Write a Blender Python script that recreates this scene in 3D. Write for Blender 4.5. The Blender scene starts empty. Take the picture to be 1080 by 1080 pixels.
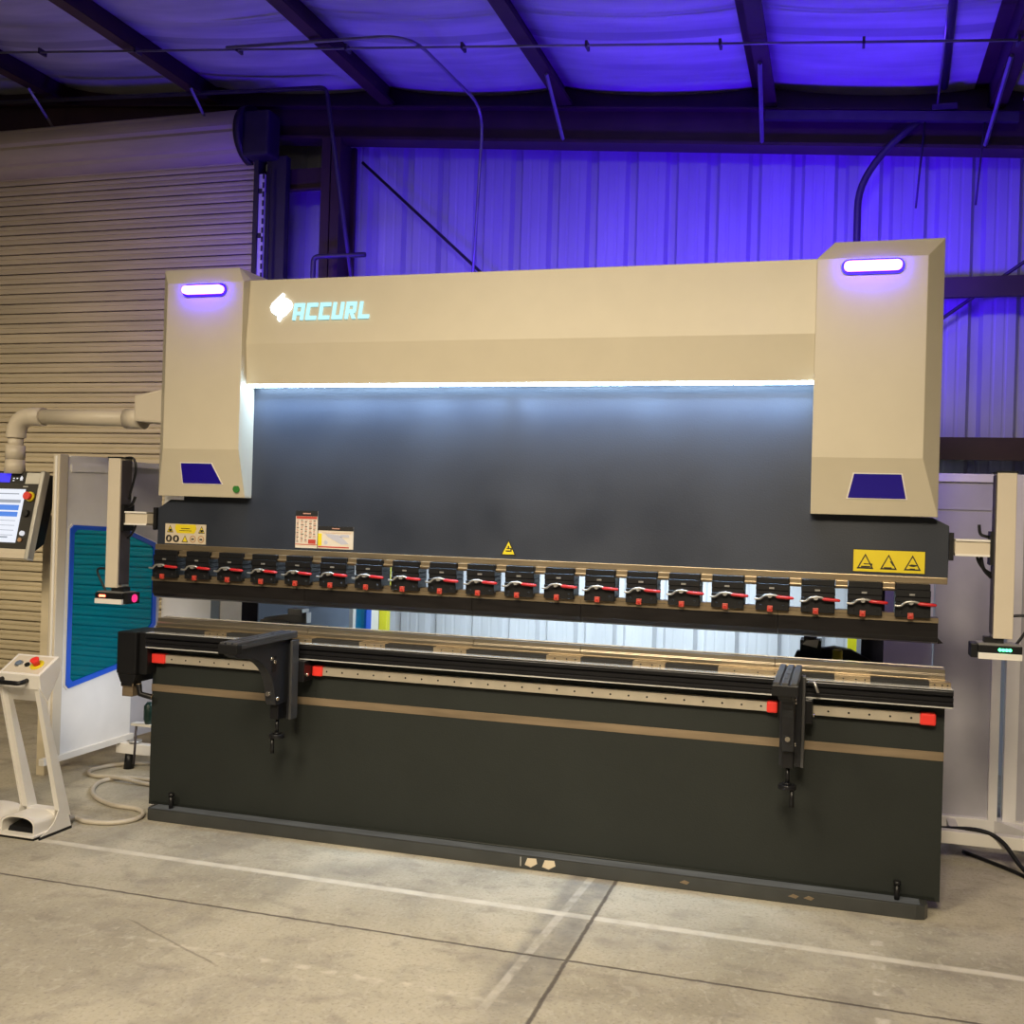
import bpy, bmesh, math, random
from mathutils import Vector, Matrix
random.seed(7)
PI = math.pi
sc = bpy.context.scene
COL = sc.collection

# ------------------------------------------------------------------ materials
def nodes_of(name):
    m = bpy.data.materials.new(name); m.use_nodes = True
    nt = m.node_tree; b = nt.nodes['Principled BSDF']
    return m, nt, b

def mat(name, col, rough=.5, metal=0., var=.06, scale=9., bump=0., bscale=60., spec=.5, coat=0., rvar=0., stretch=None):
    m, nt, b = nodes_of(name); N = nt.nodes; L = nt.links
    b.inputs['Roughness'].default_value = rough; b.inputs['Metallic'].default_value = metal
    b.inputs['Specular IOR Level'].default_value = spec; b.inputs['Coat Weight'].default_value = coat
    geo = N.new('ShaderNodeNewGeometry'); src = geo.outputs['Position']
    if stretch:
        mp = N.new('ShaderNodeMapping'); mp.inputs['Scale'].default_value = stretch
        L.new(src, mp.inputs['Vector']); src = mp.outputs[0]
    no = N.new('ShaderNodeTexNoise'); no.inputs['Scale'].default_value = scale; no.inputs['Detail'].default_value = 5
    L.new(src, no.inputs['Vector'])
    mr = N.new('ShaderNodeMapRange'); mr.inputs['From Min'].default_value = .3; mr.inputs['From Max'].default_value = .7
    mr.inputs['To Min'].default_value = 1 - var; mr.inputs['To Max'].default_value = 1 + var
    L.new(no.outputs['Fac'], mr.inputs['Value'])
    mx = N.new('ShaderNodeVectorMath'); mx.operation = 'SCALE'; mx.inputs[0].default_value = col[:3]
    L.new(mr.outputs[0], mx.inputs['Scale']); L.new(mx.outputs[0], b.inputs['Base Color'])
    if rvar:
        r2 = N.new('ShaderNodeMapRange'); r2.inputs['From Min'].default_value = .3; r2.inputs['From Max'].default_value = .7
        r2.inputs['To Min'].default_value = rough - rvar; r2.inputs['To Max'].default_value = rough + rvar
        L.new(no.outputs['Fac'], r2.inputs['Value']); L.new(r2.outputs[0], b.inputs['Roughness'])
    if bump:
        n2 = N.new('ShaderNodeTexNoise'); n2.inputs['Scale'].default_value = bscale; L.new(src, n2.inputs['Vector'])
        bp = N.new('ShaderNodeBump'); bp.inputs['Strength'].default_value = bump; bp.inputs['Distance'].default_value = .01
        L.new(n2.outputs['Fac'], bp.inputs['Height']); L.new(bp.outputs[0], b.inputs['Normal'])
    return m

def emit(name, col, strength, base=(.02, .02, .02)):
    m, nt, b = nodes_of(name)
    b.inputs['Base Color'].default_value = (*base, 1)
    b.inputs['Emission Color'].default_value = (*col, 1); b.inputs['Emission Strength'].default_value = strength
    return m

M = {}
M['cream'] = mat('cream_paint', (.53, .475, .36), .42, var=.02)
M['white'] = mat('white_paint', (.74, .71, .66), .4, var=.02)
M['panelwhite'] = mat('guard_white', (.80, .78, .76), .35, var=.03)
M['panelgrey'] = mat('guard_grey', (.43, .42, .46), .45, var=.05)
M['graphite'] = mat('graphite_paint', (.0215, .0265, .039), .48, var=.14, scale=3., rvar=.09, bump=.05, bscale=140)
M['body'] = mat('dark_body_paint', (.0165, .0195, .0175), .55, spec=.3, var=.08, scale=4., bump=.08, bscale=160)
M['plinth'] = mat('plinth_paint', (.036, .038, .037), .33, var=.15, scale=8)
M['plinthsheen'] = mat('plinth_top_sheen', (.15, .17, .205), .38, .3, var=.25, scale=4, stretch=(1, 6, 1))  # blue-grey tone paints the light reflected by the plinth top
M['bronze'] = mat('machined_edge', (.30, .235, .15), .38, .75, var=.15, scale=5, stretch=(1, 8, 8))
M['stripe'] = mat('oiled_ledge', (.22, .165, .105), .5, .35, var=.2, scale=4, stretch=(1, 8, 8))
M['die'] = mat('ground_tool_steel', (.46, .40, .31), .30, .9, var=.10, scale=3, stretch=(1, 6, 6))
M['glintsteel'] = mat('steel_with_glint', (.92, .92, .90), .22, .6, var=.04)  # near-white steel with lamp glints put into the colour
M['steel'] = mat('bright_steel', (.62, .58, .52), .26, .95, var=.08, scale=14)
M['railsteel'] = mat('linear_rail_steel', (.58, .52, .42), .34, .55, var=.08, scale=14)
M['punch'] = mat('blackened_punch_steel', (.018, .016, .016), .28, .35, var=.25, scale=6, stretch=(1, 6, 6))
M['black'] = mat('black_plastic', (.007, .007, .008), .42, var=.1, spec=.35)
M['blackmetal'] = mat('black_anodised', (.012, .012, .014), .3, .3, var=.1)
M['armmetal'] = mat('charcoal_cast', (.022, .023, .028), .42, .2, var=.12, bump=.1, bscale=120)
M['armtop'] = mat('charcoal_wear_plate', (.075, .075, .078), .42, .4, var=.12)
M['brush'] = mat('black_brush', (.008, .008, .009), .8, var=.3, scale=200)
M['red'] = mat('red_plastic', (.45, .014, .018), .35, var=.05)
M['cap'] = mat('red_rubber', (.75, .035, .025), .45, var=.05)
M['yellow'] = mat('yellow_sign', (.68, .54, .02), .4, var=.04)
M['yellowpost'] = mat('yellow_paint', (.72, .66, .02), .4, var=.04)
M['ink'] = mat('black_ink', (.012, .010, .008), .5)
M['paper'] = mat('cream_sticker', (.56, .48, .36), .45, var=.04)
M['paperwhite'] = mat('pale_print', (.62, .55, .45), .45, var=.05)
M['redink'] = mat('red_print', (.42, .05, .03), .45)
M['pinkink'] = mat('faded_red_print', (.50, .24, .17), .5)
M['greenink'] = mat('green_dot', (.03, .16, .03), .4)
M['tan'] = mat('tan_print', (.42, .24, .12), .5)
M['blueplastic'] = mat('deep_blue_panel', (.012, .004, .26), .3, var=.03)
M['frameshade'] = mat('frame_in_shade', (.010, .011, .032), .4)  # dark copy of the side frame colour, shade painted in
M['slate'] = mat('slate_blue_lit', (.13, .17, .24), .5, var=.05)  # side frame colour with cool light painted in; also a button
M['bluetrim'] = mat('blue_trim', (.004, .085, .62), .4, var=.03)
M['alu'] = mat('aluminium', (.46, .45, .43), .35, .7, var=.05)
M['arm_plastic'] = mat('ivory_arm', (.60, .53, .42), .42, var=.02)
M['primer'] = mat('red_oxide_primer', (.05, .019, .024), .55, var=.2, scale=5)
M['conduit'] = mat('galvanised_conduit', (.30, .29, .30), .4, .5, var=.15, scale=8)
M['darkpipe'] = mat('dark_conduit', (.07, .06, .07), .45, .3, var=.15)
M['slat'] = mat('door_slat', (.58, .50, .355), .45, .05, var=.10, scale=2.5, stretch=(.7, 1, 5))
M['jamb'] = mat('dark_jamb', (.03, .022, .03), .55, var=.2)
M['cable'] = mat('grey_cable', (.48, .43, .35), .5, var=.05)
M['wallsheet'] = mat('painted_sheet', (.50, .51, .54), .45, .0, var=.10, scale=2.0, stretch=(2.0, 1, .6))
M['handlegreen'] = mat('dark_green_grip', (.008, .035, .028), .4)
M['ledcore'] = emit('led_white_blue', (.045, .013, 1.0), 90)
M['ledrim'] = emit('led_blue_rim', (.03, .0, 1.0), .8, (.01, 0, .1))
M['strip'] = emit('led_cool_white', (.50, .72, 1.0), 48)
M['logo'] = emit('logo_cyan', (.50, .93, 1.0), 1.0, (.05, .06, .06))
M['emblem'] = emit('logo_white', (.88, .95, 1.0), 1.5, (.6, .6, .6))
M['screen'] = emit('screen_white', (.86, .90, 1.0), .95)
M['screenblue'] = emit('screen_blue', (.06, .25, .85), .9)
M['screengrey'] = emit('screen_grey', (.45, .5, .6), .7)
M['barblue'] = emit('status_bar_blue', (.03, .02, .9), 1.0)
M['iconwhite'] = emit('icon_white', (.9, .9, .95), .8)
M['redled'] = emit('red_led', (1., .12, .06), 9, (.3, 0, 0))
M['pinkled'] = emit('magenta_lens', (.85, .03, .20), 1.2, (.2, 0, .05))
M['greenled'] = emit('green_led', (.08, 1., .35), 6, (0, .3, 0))

def teal():
    m, nt, b = nodes_of('teal_polycarbonate'); N = nt.nodes; L = nt.links
    out = N['Material Output']
    tr = N.new('ShaderNodeBsdfTransparent'); tr.inputs['Color'].default_value = (.09, .66, .98, 1)
    b.inputs['Base Color'].default_value = (.0, .20, .27, 1); b.inputs['Roughness'].default_value = .08
    mx = N.new('ShaderNodeMixShader'); mx.inputs['Fac'].default_value = .24
    L.new(tr.outputs[0], mx.inputs[1]); L.new(b.outputs[0], mx.inputs[2]); L.new(mx.outputs[0], out.inputs['Surface'])
    return m
M['teal'] = teal()

def floor_material():
    m, nt, b = nodes_of('old_concrete'); N = nt.nodes; L = nt.links
    geo = N.new('ShaderNodeNewGeometry'); sep = N.new('ShaderNodeSeparateXYZ'); L.new(geo.outputs['Position'], sep.inputs[0])
    X, Y = sep.outputs[0], sep.outputs[1]
    def ma(op, a, c=None, d=None):
        n = N.new('ShaderNodeMath'); n.operation = op
        for i, v in enumerate((a, c, d)):
            if v is None: continue
            if isinstance(v, (int, float)): n.inputs[i].default_value = v
            else: L.new(v, n.inputs[i])
        return n.outputs[0]
    def noise(scale, detail=5, stretch=None, dist=0.):
        n = N.new('ShaderNodeTexNoise'); n.inputs['Scale'].default_value = scale; n.inputs['Detail'].default_value = detail
        n.inputs['Distortion'].default_value = dist
        s = geo.outputs['Position']
        if stretch:
            mp = N.new('ShaderNodeMapping'); mp.inputs['Scale'].default_value = stretch; L.new(s, mp.inputs[0]); s = mp.outputs[0]
        L.new(s, n.inputs['Vector']); return n.outputs['Fac']
    def rng(v, a, c, lo, hi):
        n = N.new('ShaderNodeMapRange'); n.inputs[1].default_value = a; n.inputs[2].default_value = c
        n.inputs[3].default_value = lo; n.inputs[4].default_value = hi; L.new(v, n.inputs[0]); return n.outputs[0]
    def band(v, centre, half, soft):     # 1 inside, 0 outside
        return rng(ma('ABSOLUTE', ma('SUBTRACT', v, centre)), half, half + soft, 1, 0)
    def box(v, lo, hi, soft):
        return ma('MULTIPLY', rng(v, lo - soft, lo, 0, 1), rng(v, hi, hi + soft, 1, 0))
    def mix(a, c, f):
        n = N.new('ShaderNodeMix'); n.data_type = 'RGBA'
        for i, v in ((6, a), (7, c)):
            if isinstance(v, tuple): n.inputs[i].default_value = (*v, 1)
            else: L.new(v, n.inputs[i])
        if isinstance(f, (int, float)): n.inputs[0].default_value = f
        else: L.new(f, n.inputs[0])
        return n.outputs[2]
    big = noise(1.3, 6, dist=.6); mid = noise(6, 8, (1, 1.6, 1), .4); fine = noise(70, 3)
    c = mix((.30, .272, .21), (.49, .45, .35), rng(big, .32, .68, 0, 1))
    c = mix(c, (.22, .195, .165), ma('MULTIPLY', rng(mid, .52, .72, 0, 1), .55))
    c = mix(c, (.50, .46, .38), ma('MULTIPLY', rng(noise(11, 6, (1.4, 1, 1), 1.2), .56, .66, 0, 1), .35))
    c = mix(c, (.15, .13, .11), ma('MULTIPLY', rng(fine, .52, .72, 0, 1), .38))
    c = mix(c, (.60, .55, .45), ma('MULTIPLY', rng(noise(45, 4, (1, .7, 1)), .58, .72, 0, 1), .30))
    # worn smudges
    c = mix(c, (.20, .185, .165), ma('MULTIPLY', rng(noise(2.6, 3, (1, .5, 1)), .56, .66, 0, 1), .35))
    wob = ma('MULTIPLY', ma('SUBTRACT', noise(5, 4), .5), .03)
    Xw, Yw = ma('ADD', X, wob), ma('ADD', Y, wob)
    # tyre marks and pale strip along the joint
    tyre = ma('MULTIPLY', ma('MULTIPLY', band(Xw, 2.235, .075, .05), box(Y, -1.05, .3, .25)), rng(noise(8, 4), .3, .7, .2, .75))
    c = mix(c, (.15, .145, .14), tyre)
    Xs = ma('ADD', X, ma('MULTIPLY', Y, -.045))
    strip = ma('MULTIPLY', ma('MULTIPLY', band(Xs, 2.225, .012, .008), box(Y, -1.1, .3, .2)), rng(noise(14, 3), .35, .6, .1, .6))
    c = mix(c, (.56, .52, .45), strip)
    # white guide line
    wl = ma('MULTIPLY', band(ma('ADD', Y, ma('MULTIPLY', wob, .3)), -.412, .014, .012), rng(noise(9, 6), .3, .6, .35, .85))
    c = mix(c, (.66, .62, .53), wl)
    # chalky scuffs
    dash = rng(ma('SINE', ma('MULTIPLY', Y, 62)), -.2, .4, 0, 1)
    sc1 = ma('MULTIPLY', ma('MULTIPLY', band(Xw, 3.372, .015, .012), box(Y, -1.1, -.2, .1)), ma('MULTIPLY', dash, rng(noise(12, 4), .4, .6, 0, .8)))
    c = mix(c, (.66, .62, .54), sc1)
    chalk = ma('MULTIPLY', band(ma('ADD', Yw, ma('MULTIPLY', X, .01)), -1.13, .008, .012), ma('MULTIPLY', box(X, .9, 2.0, .3), rng(noise(15, 4), .45, .6, 0, .6)))
    c = mix(c, (.62, .57, .47), chalk)
    # cut joints
    w2 = ma('MULTIPLY', ma('SUBTRACT', noise(22, 3), .5), .012)
    crack = ma('MAXIMUM', band(ma('ADD', Y, w2), -.80, .0035, .005), band(ma('ADD', X, w2), 2.332, .0045, .006))
    crack = ma('MAXIMUM', crack, band(ma('ADD', Y, w2), -3.8, .004, .005))
    c = mix(c, (.075, .06, .05), ma('MULTIPLY', crack, .85))
    diag = ma('MULTIPLY', band(ma('ADD', ma('ADD', Y, ma('MULTIPLY', X, .42)), wob), -.71, .003, .004), box(X, .75, 1.2, .05))
    c = mix(c, (.12, .10, .08), ma('MULTIPLY', diag, .5))
    L.new(c, b.inputs['Base Color'])
    L.new(rng(mid, .3, .7, .5, .72), b.inputs['Roughness'])
    b.inputs['Specular IOR Level'].default_value = .35
    bp = N.new('ShaderNodeBump'); bp.inputs['Strength'].default_value = .3; bp.inputs['Distance'].default_value = .01
    hh = ma('SUBTRACT', ma('MULTIPLY', noise(40, 6), .5), ma('MULTIPLY', crack, 1.0)); L.new(hh, bp.inputs['Height'])
    L.new(bp.outputs[0], b.inputs['Normal'])
    return m
M['floor'] = floor_material()

def roof_material():
    m, nt, b = nodes_of('roof_insulation'); N = nt.nodes; L = nt.links
    geo = N.new('ShaderNodeNewGeometry'); sep = N.new('ShaderNodeSeparateXYZ'); L.new(geo.outputs['Position'], sep.inputs[0])
    no = N.new('ShaderNodeTexNoise'); no.inputs['Scale'].default_value = 2.5; no.inputs['Detail'].default_value = 6
    mp = N.new('ShaderNodeMapping'); mp.inputs['Scale'].default_value = (.5, 3, 1); L.new(geo.outputs['Position'], mp.inputs[0]); L.new(mp.outputs[0], no.inputs['Vector'])
    r = N.new('ShaderNodeValToRGB'); r.color_ramp.elements[0].color = (.42, .42, .42, 1); r.color_ramp.elements[1].color = (.66, .65, .63, 1)
    r.color_ramp.elements[0].position = .3; r.color_ramp.elements[1].position = .7
    L.new(no.outputs['Fac'], r.inputs[0])
    # taped lap seam
    s = N.new('ShaderNodeMath'); s.operation = 'SUBTRACT'; s.inputs[1].default_value = 1.60; L.new(sep.outputs[1], s.inputs[0])
    a = N.new('ShaderNodeMath'); a.operation = 'ABSOLUTE'; L.new(s.outputs[0], a.inputs[0])
    l = N.new('ShaderNodeMapRange'); l.inputs[1].default_value = .035; l.inputs[2].default_value = .045; l.inputs[3].default_value = .55; l.inputs[4].default_value = 0; L.new(a.outputs[0], l.inputs[0])
    mx = N.new('ShaderNodeMix'); mx.data_type = 'RGBA'; L.new(l.outputs[0], mx.inputs[0]); L.new(r.outputs[0], mx.inputs[6]); mx.inputs[7].default_value = (.24, .23, .24, 1)
    L.new(mx.outputs[2], b.inputs['Base Color']); b.inputs['Roughness'].default_value = .5
    bp = N.new('ShaderNodeBump'); bp.inputs['Strength'].default_value = .35; bp.inputs['Distance'].default_value = .03
    L.new(no.outputs['Fac'], bp.inputs['Height']); L.new(bp.outputs[0], b.inputs['Normal'])
    return m
M['roof'] = roof_material()

# ------------------------------------------------------------------ mesh helper
class MB:
    def __init__(s): s.v = []; s.f = []; s.m = []; s.s = []
    def add(s, vs, fs, mi=0, smooth=False):
        o = len(s.v); s.v += [tuple(v) for v in vs]
        for f in fs: s.f.append([i + o for i in f]); s.m.append(mi); s.s.append(smooth)
        return s
    def box(s, x0, x1, y0, y1, z0, z1, mi=0):
        vs = [(x, y, z) for z in (z0, z1) for y in (y0, y1) for x in (x0, x1)]
        return s.add(vs, [(0, 2, 3, 1), (4, 5, 7, 6), (0, 1, 5, 4), (2, 6, 7, 3), (0, 4, 6, 2), (1, 3, 7, 5)], mi)
    def prism(s, poly, ax, a0, a1, mi=0):
        def p(q, a): return (a, q[0], q[1]) if ax == 'x' else ((q[0], a, q[1]) if ax == 'y' else (q[0], q[1], a))
        n = len(poly)
        vs = [p(q, a0) for q in poly] + [p(q, a1) for q in poly]
        fs = [list(range(n)), list(range(2 * n - 1, n - 1, -1))] + [(i, (i + 1) % n, n + (i + 1) % n, n + i) for i in range(n)]
        return s.add(vs, fs, mi)
    def loft(s, A, B, mi=0):              # two matching loops of 3-D points
        n = len(A)
        return s.add(list(A) + list(B), [list(range(n)), list(range(2 * n - 1, n - 1, -1))] + [(i, (i + 1) % n, n + (i + 1) % n, n + i) for i in range(n)], mi)
    def tube(s, pts, r, n=12, mi=0, smooth=True):
        pts = [Vector(p) for p in pts]; rs = r if isinstance(r, (list, tuple)) else [r] * len(pts)
        vs = []; up = None
        for i, p in enumerate(pts):
            a = pts[max(i - 1, 0)]; c = pts[min(i + 1, len(pts) - 1)]; t = (c - a)
            if t.length < 1e-9: t = Vector((0, 0, 1))
            t.normalize()
            if up is None:
                up = Vector((0, 0, 1)) if abs(t.z) < .9 else Vector((1, 0, 0))
            u = up - t * up.dot(t)
            if u.length < 1e-6: u = Vector((0, 1, 0)) - t * t.y
            u.normalize(); w = t.cross(u); up = u
            for k in range(n):
                g = 2 * PI * k / n; vs.append(p + (u * math.cos(g) + w * math.sin(g)) * rs[i])
        fs = []
        for i in range(len(pts) - 1):
            for k in range(n): fs.append((i * n + k, i * n + (k + 1) % n, (i + 1) * n + (k + 1) % n, (i + 1) * n + k))
        s.add(vs, fs, mi, smooth)
        o = len(s.v) - len(vs); m = (len(pts) - 1) * n
        s.f.append([o + k for k in range(n - 1, -1, -1)]); s.m.append(mi); s.s.append(False)
        s.f.append([o + m + k for k in range(n)]); s.m.append(mi); s.s.append(False)
        return s
    def build(s, name, mats, parent=None, org=None, bevel=0., seg=2):
        me = bpy.data.meshes.new(name)
        if org is None:
            if parent is not None: org = parent['_org']
            else:
                xs, ys, zs = zip(*s.v); org = ((min(xs) + max(xs)) / 2, (min(ys) + max(ys)) / 2, min(zs))
        me.from_pydata([(x - org[0], y - org[1], z - org[2]) for x, y, z in s.v], [], s.f)
        for p, mi, sm in zip(me.polygons, s.m, s.s): p.material_index = mi; p.use_smooth = sm
        for k in (mats if isinstance(mats, (list, tuple)) else [mats]): me.materials.append(M[k] if isinstance(k, str) else k)
        bm = bmesh.new(); bm.from_mesh(me); bmesh.ops.recalc_face_normals(bm, faces=bm.faces)
        if bevel:
            es = [e for e in bm.edges if len(e.link_faces) == 2 and e.calc_face_angle(0) > .5 and not (e.link_faces[0].smooth and e.link_faces[1].smooth)]
            bmesh.ops.bevel(bm, geom=es, offset=bevel, segments=seg, affect='EDGES', profile=.6, clamp_overlap=True)
        bm.to_mesh(me); bm.free()
        o = bpy.data.objects.new(name, me); COL.objects.link(o)
        if parent is None: o.location = org
        else: o.parent = parent
        o['_org'] = org
        return o

def smooth_path(pts, k=6):
    P = [Vector(p) for p in pts]; out = []
    for i in range(len(P) - 1):
        a = P[max(i - 1, 0)]; b = P[i]; c = P[i + 1]; d = P[min(i + 2, len(P) - 1)]
        for j in range(k):
            t = j / k
            out.append(.5 * ((2 * b) + (c - a) * t + (2 * a - 5 * b + 4 * c - d) * t * t + (-a + 3 * b - 3 * c + d) * t ** 3))
    out.append(P[-1]); return out

def fillet(pts, r, k=5):                   # polyline with rounded corners
    P = [Vector(p) for p in pts]; out = [P[0]]
    for i in range(1, len(P) - 1):
        a, b, c = P[i - 1], P[i], P[i + 1]
        q = b + (a - b).normalized() * r; w = b + (c - b).normalized() * r
        for j in range(k + 1):
            t = j / k; out.append(q * (1 - t) ** 2 + b * 2 * t * (1 - t) + w * t * t)
    out.append(P[-1]); return out

def tag(o, label, cat, group=None):
    o['label'] = label; o['category'] = cat
    if group: o['group'] = group
    return o
def thing(name, label, cat, loc, group=None):
    o = bpy.data.objects.new(name, None); COL.objects.link(o); o.location = loc; o['_org'] = tuple(loc)
    o.empty_display_size = .1
    return tag(o, label, cat, group)
def struct(o): o['kind'] = 'structure'; return o
def B(*a, mi=0): return MB().box(*a, mi=mi)

# ------------------------------------------------------------------ setting
def roofz(x): return 4.54 - .085 * x
struct(B(-7, 9, -9.5, 2.9, -.12, 0).build('floor', 'floor'))

purl = [-5.45, -4.10, -2.75, -1.40, .02, 1.317, 2.655, 3.99, 5.34, 6.69]
roof = MB(); nx = 220; ys = [-4 + i * .1 for i in range(65)] + [2.46, 2.7]
for j, y in enumerate(ys):
    for i in range(nx + 1):
        x = -5.6 + i * (12.4 / nx)
        sag = 0
        for a, b in zip(purl[:-1], purl[1:]):
            if a <= x <= b: sag = math.sin(PI * (x - a) / (b - a)) ** .6
        rip = .018 * math.sin(y * 9.5 + .5 * math.sin(x * 1.7)) * sag
        roof.v.append((x, y, roofz(x) + .02 - .055 * sag + rip))
W = nx + 1
for j in range(len(ys) - 1):
    for i in range(nx): roof.f.append([j * W + i, j * W + i + 1, (j + 1) * W + i + 1, (j + 1) * W + i]); roof.m.append(0); roof.s.append(True)
struct(roof.build('ceiling', 'roof'))

# gable wall, ribbed sheet
def rib_profile(x0, x1, pitch, phase, y):
    out = [(x0, y)]; k = math.ceil((x0 - phase) / pitch)
    x = phase + k * pitch
    while x < x1 - .06:
        out += [(x - .045, y), (x - .022, y + .042), (x + .022, y + .042), (x + .045, y)]
        for q in (.105, .175):
            if x + q + .012 < x1: out += [(x + q - .012, y), (x + q - .005, y + .0025), (x + q + .005, y + .0025), (x + q + .012, y)]
        x += pitch
    out.append((x1, y)); return out
wall = MB()
pr = rib_profile(-.98, 8.2, .2775, .93, 2.60)
n = len(pr); vs = [(x, y, 0) for x, y in pr] + [(x, y, roofz(x) + .05) for x, y in pr]
wall.add(vs, [(i, i + 1, n + i + 1, n + i) for i in range(n - 1)])
pr = rib_profile(-6.2, -.98, .2775, .93, 2.60); n = len(pr)
wall.add([(x, y, 4.2) for x, y in pr] + [(x, y, roofz(x) + .05) for x, y in pr], [(i, i + 1, n + i + 1, n + i) for i in range(n - 1)])
struct(wall.build('wall_back', 'wallsheet'))

# dark strip under the roof edge, painting the shade above the rafter
rk = MB(); rk.add([(-6, 2.40, 4.36 + .51), (8, 2.40, 4.36 - .68), (8, 2.40, roofz(8) + .08), (-6, 2.40, roofz(-6) + .08), (-6, 2.44, 4.36 + .51), (8, 2.44, 4.36 - .68), (8, 2.44, roofz(8) + .08), (-6, 2.44, roofz(-6) + .08)],
    [(0, 1, 2, 3), (7, 6, 5, 4), (0, 4, 5, 1), (3, 2, 6, 7), (0, 3, 7, 4), (1, 5, 6, 2)])
struct(rk.build('shade_trim_1', 'primer'))

# sloping gable rafter (I section), parallel to the roof
def sloped(mb, x0, x1, y0, y1, c0, c1, mi=0):
    A = [(x0, y0, c0 - .085 * x0), (x0, y1, c0 - .085 * x0), (x0, y1, c1 - .085 * x0), (x0, y0, c1 - .085 * x0)]
    Bq = [(x1, y0, c0 - .085 * x1), (x1, y1, c0 - .085 * x1), (x1, y1, c1 - .085 * x1), (x1, y0, c1 - .085 * x1)]
    return mb.loft(A, Bq, mi)
rf = thing('rafter', 'dark red-oxide sloping steel beam along the top of the back wall', 'beam', (1.5, 2.36, 4.0))
sloped(MB(), -5.8, 7.8, 2.335, 2.385, 4.15, 4.362).build('web', 'primer', rf)
sloped(MB(), -5.8, 7.8, 2.28, 2.44, 4.132, 4.152).build('bottom_flange', 'primer', rf)
sloped(MB(), -5.8, 7.8, 2.28, 2.44, 4.36, 4.372).build('top_flange', 'primer', rf)

# purlins running towards the camera
pl = ['dark roof purlin at the far left corner above the roller door', 'dark roof purlin above the left half of the roller door',
      'dark roof purlin above the logo end of the machine', 'dark roof purlin above the middle of the beige header beam',
      'dark roof purlin just left of the hanging horizontal channel, above the right column', 'dark roof purlin at the far right edge, beside the thin hanging rods']
for x, lb in zip(purl[2:8], pl):
    p = thing('purlin', lb, 'roof beam', (x, .3, roofz(x) - .167), 'roof purlins')
    zt = roofz(x); y0, y1 = -3.9, 2.39
    B(x, x + .008, y0, y1, zt - .165, zt).build('web', 'primer', p)
    B(x, x + .09, y0, y1, zt - .167, zt - .159).build('bottom_flange', 'primer', p)
    B(x - .075, x + .008, y0, y1, zt - .003, zt + .005).build('top_flange', 'primer', p)
    B(x + .082, x + .09, y0, y1, zt - .165, zt - .145).build('lip', 'primer', p)

# flange braces: purlin bottom to rafter bottom
for x, y0, lb in ((-2.70, 1.95, 'short pale flange brace near the far left roof corner'), (-1.30, 1.95, 'short pale flange brace above the roller door drum'),
              (1.385, 1.75, 'pale diagonal flange brace hanging from the purlin above the middle of the machine'),
              (2.69, 1.62, 'pale upright flange brace at the left end of the hanging channel'),
              (4.0, 1.55, 'pale flange brace at the far right under the last purlin')):
    tag(MB().tube([(x, y0, roofz(x) - .18), (x - .03, 2.27, 4.15 - .085 * x)], .0125, 4, 0, False).build('flange_brace', 'conduit'), lb, 'brace', 'flange braces')

# column, girts
c = thing('column', 'reddish steel wall column left of the logo behind the machine', 'column', (-.33, 2.4, 0))
B(-.43, -.362, 2.27, 2.30, 0, 4.17).build('front_flange', 'primer', c)
B(-.352, -.284, 2.27, 2.30, 0, 4.17).build('front_flange', 'primer', c)
B(-.40, -.315, 2.30, 2.50, 0, 4.17).build('web', 'primer', c)
B(-.43, -.284, 2.50, 2.53, 0, 4.17).build('back_flange', 'primer', c)
def girt(x0, x1, z0, z1, lb):
    g = thing('girt', lb, 'wall beam', ((x0 + x1) / 2, 2.5, z0), 'wall girts')
    B(x0, x1, 2.335, 2.345, z0, z1).build('web', 'primer', g)
    B(x0, x1, 2.335, 2.595, z1, z1 + .009).build('top_flange', 'primer', g)
    B(x0, x1, 2.30, 2.345, z0 - .009, z0).build('bottom_flange', 'primer', g)
girt(-.20, 7.5, 2.925, 3.035, 'dark horizontal wall girt beside the top of the right column cover')
girt(-.20, 7.5, 1.945, 2.065, 'dark horizontal wall girt just above the right guard panel')
girt(-.96, -.44, 3.83, 3.975, 'short dark wall girt between the roller door jamb and the reddish column')
# wall brace rods
for a, b, lb in (((-.20, 2.45, 4.04), (3.0, 2.45, 1.20), 'thin dark diagonal brace rod crossing the blue wall above the logo'),
                 ((3.66, 2.42, 2.73), (5.2, 2.42, 3.85), 'thin dark diagonal brace rod at the right beside the right column cover')):
    tag(MB().tube([a, b], .011, 8).build('brace_rod', 'darkpipe'), lb, 'rod', 'wall brace rods')

# ------------------------------------------------------------------ roller door
d = struct(B(-.93, -.895, 2.20, 2.30, 0, 4.10).build('door_1', 'jamb'))
def dpart(mb, name, m, **k): return mb.build(name, m, d, **k)
cur = MB(); pitch = .077; z = .05; prof = []
while z < 4.02:
    prof += [(2.249, z), (2.246, z + .012), (2.249, z + .030), (2.257, z + .032), (2.257, z + .037), (2.248, z + .039), (2.245, z + .053), (2.249, z + .067), (2.30, z + .0675), (2.30, z + .0765)]
    z += pitch
n = len(prof)
cur.add([(-6.2, y, z) for y, z in prof] + [(-.90, y, z) for y, z in prof], [(i, i + 1, n + i + 1, n + i) for i in range(n - 1)])
dpart(cur, 'curtain', 'slat')
dpart(B(-6.2, -.93, 2.225, 2.275, 0, .05), 'bottom_bar', 'jamb')
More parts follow.
